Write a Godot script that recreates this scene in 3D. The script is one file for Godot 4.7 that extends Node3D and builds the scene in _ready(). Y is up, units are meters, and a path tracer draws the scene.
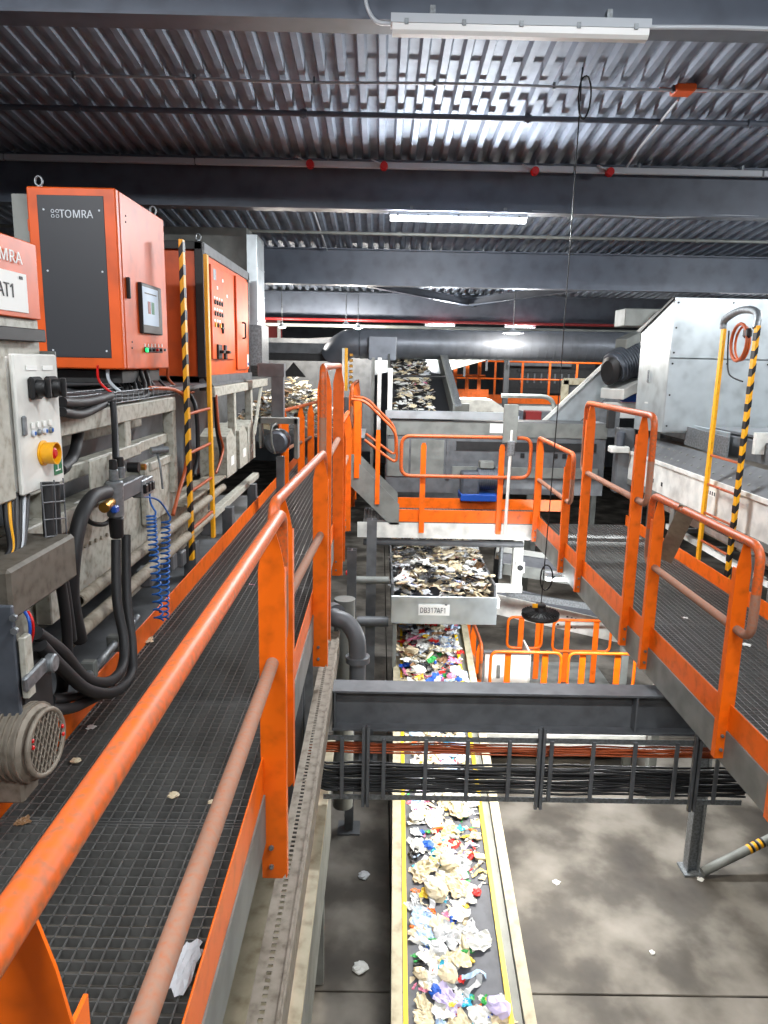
extends Node3D
# ---------- mesh collector: boxes, tubes, prisms and lathed shapes gathered into one ArrayMesh ----------
class MB:
	var v := PackedVector3Array()
	var n := PackedVector3Array()
	var t := Transform3D.IDENTITY
	func tri(a: Vector3, b: Vector3, c: Vector3, na: Vector3, nb: Vector3, nc: Vector3) -> void:
		a = t * a; b = t * b; c = t * c
		var q := t.basis
		na = (q * na).normalized(); nb = (q * nb).normalized(); nc = (q * nc).normalized()
		if (c - a).cross(b - a).dot(na + nb + nc) < 0.0:
			v.append_array([a, c, b]); n.append_array([na, nc, nb])
		else:
			v.append_array([a, b, c]); n.append_array([na, nb, nc])
	func quad(a: Vector3, b: Vector3, c: Vector3, d: Vector3, m: Vector3) -> void:
		tri(a, b, c, m, m, m); tri(a, c, d, m, m, m)
	func flat(a: Vector3, b: Vector3, c: Vector3, outward: Vector3) -> void:
		var m := (b - a).cross(c - a).normalized()
		if m.dot(outward) < 0.0: m = -m
		tri(a, b, c, m, m, m)
	func box(c: Vector3, s: Vector3, e := 0.0, b := Basis.IDENTITY) -> MB:
		var h := s * 0.5
		var ax := [Vector3.RIGHT, Vector3.UP, Vector3.BACK]
		e = minf(e, minf(h.x, minf(h.y, h.z)) * 0.9)
		for i in 3:
			var u: Vector3 = ax[(i + 1) % 3]; var w: Vector3 = ax[(i + 2) % 3]; var k: Vector3 = ax[i]
			var hu: float = h[(i + 1) % 3] - e; var hw: float = h[(i + 2) % 3] - e
			for g in [-1.0, 1.0]:
				var o: Vector3 = k * h[i] * g
				quad(c + b * (o - u * hu - w * hw), c + b * (o + u * hu - w * hw), c + b * (o + u * hu + w * hw), c + b * (o - u * hu + w * hw), b * (k * g))
			if e > 0.0:
				for gu in [-1.0, 1.0]:
					for gw in [-1.0, 1.0]:
						var hk: float = h[i] - e
						var p: Vector3 = u * gu * h[(i + 1) % 3] + w * gw * hw
						var r: Vector3 = u * gu * hu + w * gw * h[(i + 2) % 3]
						quad(c + b * (p - k * hk), c + b * (p + k * hk), c + b * (r + k * hk), c + b * (r - k * hk), b * (u * gu + w * gw).normalized())
		if e > 0.0:
			for gx in [-1.0, 1.0]:
				for gy in [-1.0, 1.0]:
					for gz in [-1.0, 1.0]:
						var q := Vector3(gx, gy, gz)
						var l := h - Vector3(e, e, e)
						var m := b * q.normalized()
						tri(c + b * Vector3(gx * h.x, gy * l.y, gz * l.z), c + b * Vector3(gx * l.x, gy * h.y, gz * l.z), c + b * Vector3(gx * l.x, gy * l.y, gz * h.z), m, m, m)
		return self
	func bar(a: Vector3, b: Vector3, w: float, h: float, up := Vector3.UP, e := 0.0) -> MB:   # a rectangular bar from a to b, w across, h along up
		var z := (b - a).normalized()
		var x := up.cross(z).normalized()
		var y := z.cross(x)
		return box((a + b) * 0.5, Vector3(w, h, a.distance_to(b)), e, Basis(x, y, z))
	func lathe(prof: Array, x: Transform3D, sides := 16, smooth := true) -> MB:   # prof: Vector2(radius, height) about local y
		for i in prof.size() - 1:
			var p: Vector2 = prof[i]; var q: Vector2 = prof[i + 1]
			var d := q - p
			if d.length() < 0.00001: continue
			var nn := Vector2(d.y, -d.x).normalized()
			for k in sides:
				var a := TAU * k / sides; var c := TAU * (k + 1) / sides
				var ea := Vector3(cos(a), 0, sin(a)); var ec := Vector3(cos(c), 0, sin(c))
				var m := ((ea + ec) * 0.5).normalized()
				var na := x.basis * ((ea if smooth else m) * nn.x + Vector3.UP * nn.y)
				var nc := x.basis * ((ec if smooth else m) * nn.x + Vector3.UP * nn.y)
				var A := x * (ea * p.x + Vector3.UP * p.y); var B := x * (ea * q.x + Vector3.UP * q.y)
				var C := x * (ec * q.x + Vector3.UP * q.y); var D := x * (ec * p.x + Vector3.UP * p.y)
				if q.x > 0.00001: tri(A, B, C, na, na, nc)
				if p.x > 0.00001: tri(A, C, D, na, nc, nc)
		return self
	func cyl(a: Vector3, b: Vector3, r: float, sides := 12, r2 := -1.0, e := 0.0) -> MB:
		if r2 < 0.0: r2 = r
		var y := (b - a).normalized()
		var x := (Vector3.RIGHT if absf(y.x) < 0.9 else Vector3.UP).cross(y).normalized()
		var h := a.distance_to(b)
		var pr := [Vector2(0, 0), Vector2(r, 0), Vector2(r2, h), Vector2(0, h)]
		if e > 0.0: pr = [Vector2(0, 0), Vector2(r - e, 0), Vector2(r, e), Vector2(r2, h - e), Vector2(r2 - e, h), Vector2(0, h)]
		return lathe(pr, Transform3D(Basis(x, y, x.cross(y)), a), sides)
	func tube(p: Array, r: float, sides := 10, closed := false) -> MB:
		var m := p.size()
		var rings := []
		var nr := Vector3.ZERO
		for i in m:
			var d: Vector3 = ((p[(i + 1) % m] - p[(i - 1 + m) % m]) if closed else (p[mini(i + 1, m - 1)] - p[maxi(i - 1, 0)])).normalized()
			if nr == Vector3.ZERO: nr = (Vector3.UP if absf(d.y) < 0.9 else Vector3.RIGHT).cross(d).normalized()
			nr = (nr - d * nr.dot(d)).normalized()
			var b := d.cross(nr)
			var ring := []
			for k in sides:
				ring.append(nr * cos(TAU * k / sides) + b * sin(TAU * k / sides))
			rings.append(ring)
		for i in (m if closed else m - 1):
			var j := (i + 1) % m
			for k in sides:
				var l := (k + 1) % sides
				tri(p[i] + rings[i][k] * r, p[j] + rings[j][k] * r, p[j] + rings[j][l] * r, rings[i][k], rings[j][k], rings[j][l])
				tri(p[i] + rings[i][k] * r, p[j] + rings[j][l] * r, p[i] + rings[i][l] * r, rings[i][k], rings[j][l], rings[i][l])
		if not closed:
			for q in [[0, 1], [m - 1, m - 2]]:
				var o: Vector3 = (p[q[0]] - p[q[1]]).normalized()
				for k in sides:
					tri(p[q[0]], p[q[0]] + rings[q[0]][k] * r, p[q[0]] + rings[q[0]][(k + 1) % sides] * r, o, o, o)
		return self
	func prism(poly: PackedVector2Array, depth: float, x: Transform3D) -> MB:   # polygon in local xy, thick along local z
		var ids := Geometry2D.triangulate_polygon(poly)
		for g in [-0.5, 0.5]:
			var m := x.basis * Vector3(0, 0, signf(g))
			for i in range(0, ids.size(), 3):
				tri(x * Vector3(poly[ids[i]].x, poly[ids[i]].y, g * depth), x * Vector3(poly[ids[i + 1]].x, poly[ids[i + 1]].y, g * depth), x * Vector3(poly[ids[i + 2]].x, poly[ids[i + 2]].y, g * depth), m, m, m)
		var area := 0.0
		for i in poly.size(): area += poly[i].cross(poly[(i + 1) % poly.size()])
		for i in poly.size():
			var p := poly[i]; var q := poly[(i + 1) % poly.size()]
			var d := (q - p).normalized() * signf(area)
			quad(x * Vector3(p.x, p.y, -depth / 2), x * Vector3(q.x, q.y, -depth / 2), x * Vector3(q.x, q.y, depth / 2), x * Vector3(p.x, p.y, depth / 2), x.basis * Vector3(d.y, -d.x, 0))
		return self
	func ibeam(a: Vector3, b: Vector3, w: float, h: float, tf := 0.015, tw := 0.01) -> MB:
		bar(a + Vector3.UP * (h - tf) * 0.5, b + Vector3.UP * (h - tf) * 0.5, w, tf)
		bar(a - Vector3.UP * (h - tf) * 0.5, b - Vector3.UP * (h - tf) * 0.5, w, tf)
		return bar(a, b, tw, h - 2.0 * tf)
	func commit(off := Vector3.ZERO) -> ArrayMesh:
		var w := v.duplicate()
		if off != Vector3.ZERO:
			for i in w.size(): w[i] -= off
		var arr := []
		arr.resize(Mesh.ARRAY_MAX)
		arr[Mesh.ARRAY_VERTEX] = w
		arr[Mesh.ARRAY_NORMAL] = n
		var m := ArrayMesh.new()
		m.add_surface_from_arrays(Mesh.PRIMITIVE_TRIANGLES, arr)
		return m

var M := {}
var used := {}
var rng := RandomNumberGenerator.new()
const EYE := Vector3(0, 1.73, 0)
const FOCAL := 735.0
var cam_basis := Basis.from_euler(Vector3(deg_to_rad(-11.5), deg_to_rad(-0.45), deg_to_rad(1.15)), EULER_ORDER_YXZ)

# ---------- photograph pixel to a point on a known plane ----------
func ray(x: float, y: float) -> Vector3: return cam_basis * Vector3((x - 384.0) / FOCAL, (512.0 - y) / FOCAL, -1.0)
func on_x(x: float, y: float, at: float) -> Vector3:
	var d := ray(x, y)
	return EYE + d * (at / d.x)
func on_y(x: float, y: float, at: float) -> Vector3:
	var d := ray(x, y)
	return EYE + d * ((at - EYE.y) / d.y)
func on_z(x: float, y: float, at: float) -> Vector3:
	var d := ray(x, y)
	return EYE + d * (at / d.z)

# ---------- naming ----------
func numbered(called: String) -> String:
	used[called] = used.get(called, -1) + 1
	return called if used[called] == 0 else "%s_%03d" % [called, used[called]]
func tag(o: Node, label: String, category: String, group := "") -> Node:
	o.set_meta("label", label); o.set_meta("category", category)
	if group: o.set_meta("group", group)
	return o
func thing(called: String, label: String, category: String, at := Vector3.ZERO, group := "") -> Node3D:
	var o := Node3D.new()
	o.name = numbered(called); add_child(o); o.position = at
	tag(o, label, category, group)
	return o
func obj(mb: MB, called: String, m: Material, parent: Node3D = null, label := "") -> MeshInstance3D:   # vertices are given in the world unless the parent stands at the origin
	var o := MeshInstance3D.new()
	var off := Vector3.ZERO
	var p: Node = parent
	while p != null and p != self:
		off += p.position; p = p.get_parent()
	o.mesh = mb.commit(off)
	o.material_override = m
	if parent == null:
		o.name = numbered(called); add_child(o)
	else:
		o.name = called; parent.add_child(o, true)
	if label: o.set_meta("label", label)
	return o
func solo(mb: MB, called: String, m: Material, label: String, category: String, group := "") -> MeshInstance3D:
	var o := obj(mb, called, m)
	tag(o, label, category, group)
	return o
func struct(mb: MB, called: String, m: Material) -> MeshInstance3D:
	var o := obj(mb, called, m)
	o.set_meta("kind", "structure")
	return o
func mb() -> MB: return MB.new()
func part_box(called: String, m: Material, parent: Node3D, c: Vector3, s: Vector3, e := 0.0, label := "") -> MeshInstance3D:
	return obj(mb().box(c, s, e), called, m, parent, label)
func text(words: String, height: float, m: Material, parent: Node3D, at: Vector3, right: Vector3, up: Vector3, called := "lettering", width := 0.0) -> MeshInstance3D:
	var tm := TextMesh.new()
	var f := SystemFont.new()
	f.font_names = PackedStringArray(["Droid Sans"])
	tm.font = f; tm.text = words; tm.font_size = 48; tm.depth = 0.02; tm.pixel_size = height / 36.0; tm.curve_step = 2.0
	var o := MeshInstance3D.new()
	o.mesh = tm; o.material_override = m
	var k := 1.0
	if width > 0.0: k = width / tm.get_aabb().size.x
	var off := Vector3.ZERO
	var p: Node = parent
	while p != null and p != self:
		off += p.position; p = p.get_parent()
	o.transform = Transform3D(Basis(right * k, up, right.cross(up) * 0.1), at - off)
	o.name = called; parent.add_child(o, true)
	return o
func bend(p: Array, r: float, closed := false, steps := 5) -> Array:   # rounds the corners of a path
	var o := []
	var m := p.size()
	for i in m:
		if not closed and (i == 0 or i == m - 1):
			o.append(p[i]); continue
		var a: Vector3 = p[(i - 1 + m) % m]; var b: Vector3 = p[i]; var c: Vector3 = p[(i + 1) % m]
		var k := minf(r, minf(a.distance_to(b), c.distance_to(b)) * 0.49)
		var s := b + (a - b).normalized() * k; var e := b + (c - b).normalized() * k
		for j in steps + 1:
			var u := float(j) / steps
			o.append(s.lerp(b, u).lerp(b.lerp(e, u), u))
	return o
func curve(p: Array, steps := 6) -> Array:   # Catmull-Rom through the points
	var o := []
	for i in p.size() - 1:
		var a: Vector3 = p[maxi(i - 1, 0)]; var b: Vector3 = p[i]; var c: Vector3 = p[i + 1]; var d: Vector3 = p[mini(i + 2, p.size() - 1)]
		for j in steps:
			o.append(b.cubic_interpolate(c, a, d, float(j) / steps))
	o.append(p[-1])
	return o

# ---------- materials ----------
func noise_tex(freq: float, octaves: int, stops: Array, sx := 1.0, kind := FastNoiseLite.TYPE_SIMPLEX_SMOOTH, sd := 1, size := 512) -> Texture2D:
	var f := FastNoiseLite.new()
	f.noise_type = kind; f.frequency = freq; f.fractal_octaves = octaves; f.seed = sd
	var g := Gradient.new()
	g.offsets = PackedFloat32Array(stops.map(func(s): return s[0]))
	g.colors = PackedColorArray(stops.map(func(s): return s[1] if s[1] is Color else Color(s[1], s[1], s[1])))
	var raw := f.get_seamless_image(size, size)
	var im := Image.create(size, size, false, Image.FORMAT_RGB8)
	for y in size:
		for x in size:
			im.set_pixel(x, y, g.sample(raw.get_pixel(x, y).r))
	return ImageTexture.create_from_image(im)
func mat(called: String, c: Color, rough: float, metal := 0.0, tex: Texture2D = null, scale := 1.0, bump: Texture2D = null, bs := 0.4) -> StandardMaterial3D:
	var m := StandardMaterial3D.new()
	m.resource_name = called; m.albedo_color = c; m.roughness = rough; m.metallic = metal
	if tex:
		m.albedo_texture = tex
	if bump:
		m.normal_enabled = true; m.normal_texture = bump; m.normal_scale = bs
	if tex or bump:
		m.uv1_triplanar = true; m.uv1_world_triplanar = true; m.uv1_scale = Vector3.ONE * scale
	M[called] = m
	return m
func glow(called: String, c: Color, energy: float) -> StandardMaterial3D:
	var m := mat(called, c, 0.5)
	m.emission_enabled = true; m.emission = c; m.emission_energy_multiplier = energy
	return m
func make_materials() -> void:
	var grime := noise_tex(0.014, 6, [[0.0, 0.80], [0.4, 0.90], [0.6, 0.96], [1.0, 1.0]], 1.0, FastNoiseLite.TYPE_SIMPLEX_SMOOTH, 3)
	var clean := noise_tex(0.03, 3, [[0.0, 0.82], [0.5, 0.95], [1.0, 1.0]], 1.0, FastNoiseLite.TYPE_SIMPLEX_SMOOTH, 5, 256)
	var spangle := noise_tex(0.09, 2, [[0.0, 0.7], [0.5, 0.88], [1.0, 1.0]], 1.0, FastNoiseLite.TYPE_CELLULAR, 7, 256)
	var dust := noise_tex(0.035, 5, [[0.0, Color(0.84, 0.35, 0.06)], [0.40, Color(0.78, 0.34, 0.10)], [0.58, Color(0.70, 0.34, 0.15)], [0.75, Color(0.62, 0.34, 0.20)], [1.0, Color(0.52, 0.34, 0.25)]], 1.0, FastNoiseLite.TYPE_SIMPLEX_SMOOTH, 11)
	var paint := noise_tex(0.05, 4, [[0.0, 0.80], [0.2, 0.93], [0.5, 1.0], [1.0, 1.0]], 1.0, FastNoiseLite.TYPE_SIMPLEX_SMOOTH, 13, 256)
	var concrete := noise_tex(0.006, 7, [[0.0, Color(0.26, 0.24, 0.22)], [0.36, Color(0.36, 0.34, 0.31)], [0.52, Color(0.48, 0.46, 0.43)], [0.68, Color(0.56, 0.54, 0.51)], [1.0, Color(0.66, 0.64, 0.61)]], 1.0, FastNoiseLite.TYPE_SIMPLEX_SMOOTH, 17, 1024)
	var filth := noise_tex(0.018, 6, [[0.0, Color(0.66, 0.62, 0.58)], [0.25, Color(0.81, 0.79, 0.75)], [0.5, Color(0.90, 0.89, 0.86)], [1.0, Color(0.97, 0.96, 0.94)]], 1.0, FastNoiseLite.TYPE_SIMPLEX_SMOOTH, 19)
	var rough_n := noise_tex(0.06, 4, [[0.0, 0.0], [1.0, 1.0]], 1.0, FastNoiseLite.TYPE_SIMPLEX_SMOOTH, 23, 256)
	var rn: Image = rough_n.get_image()
	rn.bump_map_to_normal_map(3.0)
	var bumps := ImageTexture.create_from_image(rn)
	mat("orange", Color(0.92, 0.40, 0.015), 0.42, 0.0, paint, 0.6)
	mat("cabinet_orange", Color(0.86, 0.335, 0.015), 0.48, 0.0, clean, 0.5)
	mat("rail", Color(1, 1, 1), 0.45, 0.0, dust, 2.2)
	var dust2 := noise_tex(0.06, 5, [[0.0, Color(0.66, 0.34, 0.18)], [0.3, Color(0.60, 0.40, 0.30)], [0.6, Color(0.58, 0.43, 0.35)], [1.0, Color(0.52, 0.42, 0.36)]], 1.0, FastNoiseLite.TYPE_SIMPLEX_SMOOTH, 29, 256)
	mat("dusty_rail", Color(1, 1, 1), 0.8, 0.0, dust2, 2.5)
	mat("galv", Color(0.62, 0.64, 0.65), 0.5, 0.75, spangle, 1.5)
	mat("sheet", Color(0.80, 0.83, 0.84), 0.38, 0.75, clean, 0.4)
	mat("deck", Color(0.58, 0.62, 0.68), 0.62, 0.15, grime, 0.35)
	mat("beam_grey", Color(0.38, 0.41, 0.46), 0.5, 0.0, clean, 0.4)
	mat("steel_grey", Color(0.42, 0.43, 0.44), 0.5, 0.2, grime, 0.6)
	mat("girder", Color(0.50, 0.51, 0.49), 0.55, 0.1, grime, 0.5)
	mat("machine", Color(0.76, 0.76, 0.73), 0.5, 0.0, filth, 1.6)
	mat("machine_dirty", Color(0.66, 0.63, 0.58), 0.7, 0.0, filth, 2.2)
	mat("white", Color(0.90, 0.90, 0.87), 0.45, 0.0, grime, 0.5)
	mat("cream", Color(0.77, 0.74, 0.65), 0.6, 0.0, filth, 0.6)
	mat("black", Color(0.05, 0.05, 0.055), 0.5)
	mat("rubber", Color(0.12, 0.12, 0.125), 0.6, 0.0, grime, 2.0)
	mat("panel_black", Color(0.17, 0.175, 0.19), 0.5)
	mat("dark", Color(0.17, 0.17, 0.17), 0.55, 0.2, grime, 1.0)
	mat("motor", Color(0.34, 0.36, 0.39), 0.5, 0.2, grime, 1.0)
	mat("blue", Color(0.10, 0.28, 0.60), 0.4)
	mat("hose_blue", Color(0.08, 0.36, 0.66), 0.35)
	mat("yellow", Color(0.93, 0.66, 0.06), 0.45, 0.0, paint, 1.0)
	mat("belt_yellow", Color(0.95, 0.80, 0.04), 0.5, 0.0, paint, 1.0)
	mat("belt", Color(0.36, 0.37, 0.40), 0.65, 0.0, grime, 0.8)
	mat("red", Color(0.78, 0.08, 0.07), 0.4)
	mat("red_pipe", Color(0.50, 0.10, 0.10), 0.45)
	mat("green", Color(0.03, 0.42, 0.27), 0.5)
	mat("paper", Color(0.90, 0.90, 0.88), 0.6)
	mat("ink", Color(0.06, 0.06, 0.07), 0.6)
	mat("logo", Color(0.78, 0.80, 0.82), 0.5)
	mat("brass", Color(0.70, 0.52, 0.25), 0.35, 0.9)
	mat("cable_orange", Color(0.66, 0.30, 0.12), 0.5)
	mat("cable_grey", Color(0.30, 0.30, 0.30), 0.55, 0.0, grime, 2.0)
	mat("grating", Color(0.47, 0.47, 0.46), 0.42, 0.4, grime, 1.2)
	mat("duct", Color(0.46, 0.48, 0.51), 0.45, 0.4, clean, 0.4)
	mat("dusty_iron", Color(0.42, 0.40, 0.37), 0.6, 0.2, filth, 1.5)
	mat("concrete", Color(0.80, 0.79, 0.77), 0.7, 0.0, concrete, 0.14, bumps, 0.25)
	mat("wall", Color(0.40, 0.42, 0.44), 0.7, 0.0, clean, 0.2)
	mat("rust", Color(0.60, 0.57, 0.53), 0.6, 0.3, filth, 1.5)
	mat("housing", Color(0.74, 0.76, 0.78), 0.3)
	mat("diffuser", Color(0.88, 0.88, 0.87), 0.35)
	mat("screen_print", Color(0.80, 0.82, 0.86), 0.3)
	glow("tube_lit", Color(0.97, 0.99, 1.0), 6.0)
	glow("lamp_lit", Color(1.0, 0.98, 0.94), 5.0)
	glow("screen", Color(0.62, 0.68, 0.74), 0.35)
	glow("green_lit", Color(0.1, 0.9, 0.5), 1.0)
	var g := mat("clear", Color(0.9, 0.93, 0.95, 0.25), 0.08)
	g.transparency = BaseMaterial3D.TRANSPARENCY_ALPHA

const LAMP_NEAR := 16.0
const LAMP_LOW := 18.0
func _ready() -> void:
	var cam := Camera3D.new()
	cam.name = "camera"; add_child(cam)
	cam.transform = Transform3D(cam_basis, EYE)
	cam.fov = rad_to_deg(2.0 * atan(512.0 / FOCAL)); cam.near = 0.05; cam.far = 200.0; cam.current = true
	var we := WorldEnvironment.new()
	we.name = "world"; add_child(we)
	var e := Environment.new()
	e.background_mode = Environment.BG_COLOR
	e.background_color = Color(0.02, 0.022, 0.025)
	e.tonemap_mode = Environment.TONE_MAPPER_LINEAR
	e.tonemap_exposure = 1.0
	e.sdfgi_enabled = true; e.ssao_enabled = true; e.ssil_enabled = true
	we.environment = e
	rng.seed = 20240611
	make_materials()
	build_shell()
	build_roof_services()
	build_walkways()
	build_cabinets()
	build_machine()
	build_right_machine()
	build_hopper()
	build_lower()
	build_background()
	build_waste()

# ---------- the setting ----------
const FLOOR := -3.7
const WALK := 0.0
const WALK_R := -0.36
func roof(z: float) -> float:
	return 4.71 + 0.1 * z if z > -16.0 else 3.11 + 0.1 * (-16.0 - z)
func build_shell() -> void:
	var fl := Node3D.new()
	fl.name = "floor"; add_child(fl); fl.set_meta("kind", "structure")
	for i in 6:
		for k in 11:
			part_box("slab", M.concrete, fl, Vector3(-12.3 + i * 5.0, FLOOR - 0.15, 6.0 - k * 4.6), Vector3(4.985, 0.3, 4.585), 0.006)
	struct(mb().box(Vector3(0, FLOOR - 0.36, -15), Vector3(32, 0.1, 56)), "trim_1", M.dark)
	struct(mb().box(Vector3(-14.9, 1.5, -15), Vector3(0.3, 10.8, 52)), "wall_left", M.wall)
	struct(mb().box(Vector3(14.9, 1.5, -15), Vector3(0.3, 10.8, 52)), "wall_right", M.wall)
	struct(mb().box(Vector3(0, 1.5, -40.5), Vector3(30, 10.8, 0.3)), "wall_back", M.wall)
	struct(mb().box(Vector3(0, 1.5, 8.4), Vector3(30, 10.8, 0.3)), "wall_front", M.wall)
	# trapezoidal roof deck, one sheet of six ribs after another
	var ce := Node3D.new()
	ce.name = "ceiling"; add_child(ce); ce.set_meta("kind", "structure")
	var pitch := 0.166
	var prof := [Vector2(0, 0), Vector2(0.052, 0), Vector2(0.072, 0.058), Vector2(0.146, 0.058), Vector2(0.166, 0)]
	for run in [[8.4, -16.0], [-16.0, -40.5]]:
		var m := mb()
		for k in 6:
			for i in 4:
				var p: Vector2 = prof[i]; var q: Vector2 = prof[i + 1]
				var a := Vector3(p.x + k * pitch, p.y, 0); var b := Vector3(q.x + k * pitch, q.y, 0)
				var ya := roof(run[0]); var yb := roof(run[1])
				var d := (q - p).normalized()
				m.quad(a + Vector3(0, ya, run[0]), b + Vector3(0, ya, run[0]), b + Vector3(0, yb, run[1]), a + Vector3(0, yb, run[1]), Vector3(d.y, -d.x, 0))
		var me := m.commit()
		for s in 30:
			var o := MeshInstance3D.new()
			o.mesh = me; o.material_override = M.deck; o.name = "deck_sheet"
			ce.add_child(o, true); o.position = Vector3(-15.0 + s * 0.996, 0.002 * (s % 2), 0)
	struct(mb().bar(Vector3(0, roof(8.4) + 0.2, 8.4), Vector3(0, roof(-16.0) + 0.2, -16.0), 30.0, 0.1), "trim_2", M.dark)
	struct(mb().bar(Vector3(0, roof(-16.0) + 0.2, -16.0), Vector3(0, roof(-40.5) + 0.2, -40.5), 30.0, 0.1), "trim_3", M.dark)
	# roof beams across the hall
	var n := 4
	for z in [5.9, 2.3, -1.3, -4.9, -8.5, -12.2, -15.7, -19.3, -23.0, -27.0, -31.0, -35.0]:
		var top := roof(z) - 0.02
		var h := 0.50 if z > -12.0 else 0.55
		struct(mb().ibeam(Vector3(-14.7, top - h / 2, z), Vector3(14.7, top - h / 2, z), 0.2, h, 0.018), "trim_%d" % n, M.beam_grey)
		n += 1
	# slanting tie beams between the third and fourth beam
	struct(mb().ibeam(Vector3(-1.6, 3.2, -12.3), Vector3(1.9, 2.95, -15.6), 0.12, 0.14), "trim_%d" % n, M.beam_grey)
	struct(mb().ibeam(Vector3(4.6, 3.2, -12.3), Vector3(1.6, 2.95, -15.6), 0.12, 0.14), "trim_%d" % (n + 1), M.beam_grey)

func batten(at: Vector3, lit: bool, label: String, energy: float, group := "", length := 1.5) -> void:
	var t := thing("strip_light", label, "light", at, group)
	var m := mb()
	var pr := PackedVector2Array([Vector2(-0.05, 0.0), Vector2(0.05, 0.0), Vector2(0.045, 0.05), Vector2(-0.045, 0.05)])
	obj(m.prism(pr, length, Transform3D(Basis(Vector3.BACK, Vector3.UP, Vector3.LEFT), at + Vector3(0, 0.0, 0))), "housing", M.housing, t)
	var d := PackedVector2Array([Vector2(-0.048, -0.002), Vector2(-0.042, -0.035), Vector2(-0.024, -0.052), Vector2(0.024, -0.052), Vector2(0.042, -0.035), Vector2(0.048, -0.002)])
	obj(mb().prism(d, length - 0.02, Transform3D(Basis(Vector3.BACK, Vector3.UP, Vector3.LEFT), at)), "diffuser", M.tube_lit if lit else M.diffuser, t)
	for k in 5:
		var x := at.x + length * (-0.44 + 0.22 * k)
		obj(mb().box(Vector3(x, at.y + 0.004, at.z + 0.053), Vector3(0.022, 0.03, 0.008)).box(Vector3(x, at.y + 0.004, at.z - 0.053), Vector3(0.022, 0.03, 0.008)), "clip", M.galv, t)
	for k in [-0.34, 0.34]:
		obj(mb().box(Vector3(at.x + k * length, at.y + 0.075, at.z), Vector3(0.03, 0.05, 0.06)), "bracket", M.galv, t)
	if lit:
		for k in 3:   # the underside and the two flanks of the diffuser
			var l := AreaLight3D.new()
			l.name = "light"
			t.add_child(l, true)
			l.position = [Vector3(0, -0.06, 0), Vector3(0, -0.025, 0.055), Vector3(0, -0.025, -0.055)][k]
			l.rotation = [Vector3(-PI / 2, 0, 0), Vector3(0, PI, 0), Vector3.ZERO][k]
			l.area_size = Vector2(length - 0.04, 0.09 if k == 0 else 0.045)
			l.area_range = 30.0; l.area_attenuation = 2.0
			l.light_energy = energy * (1.0 if k == 0 else 0.35); l.light_color = Color(0.97, 0.985, 1.0); l.shadow_enabled = true

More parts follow.
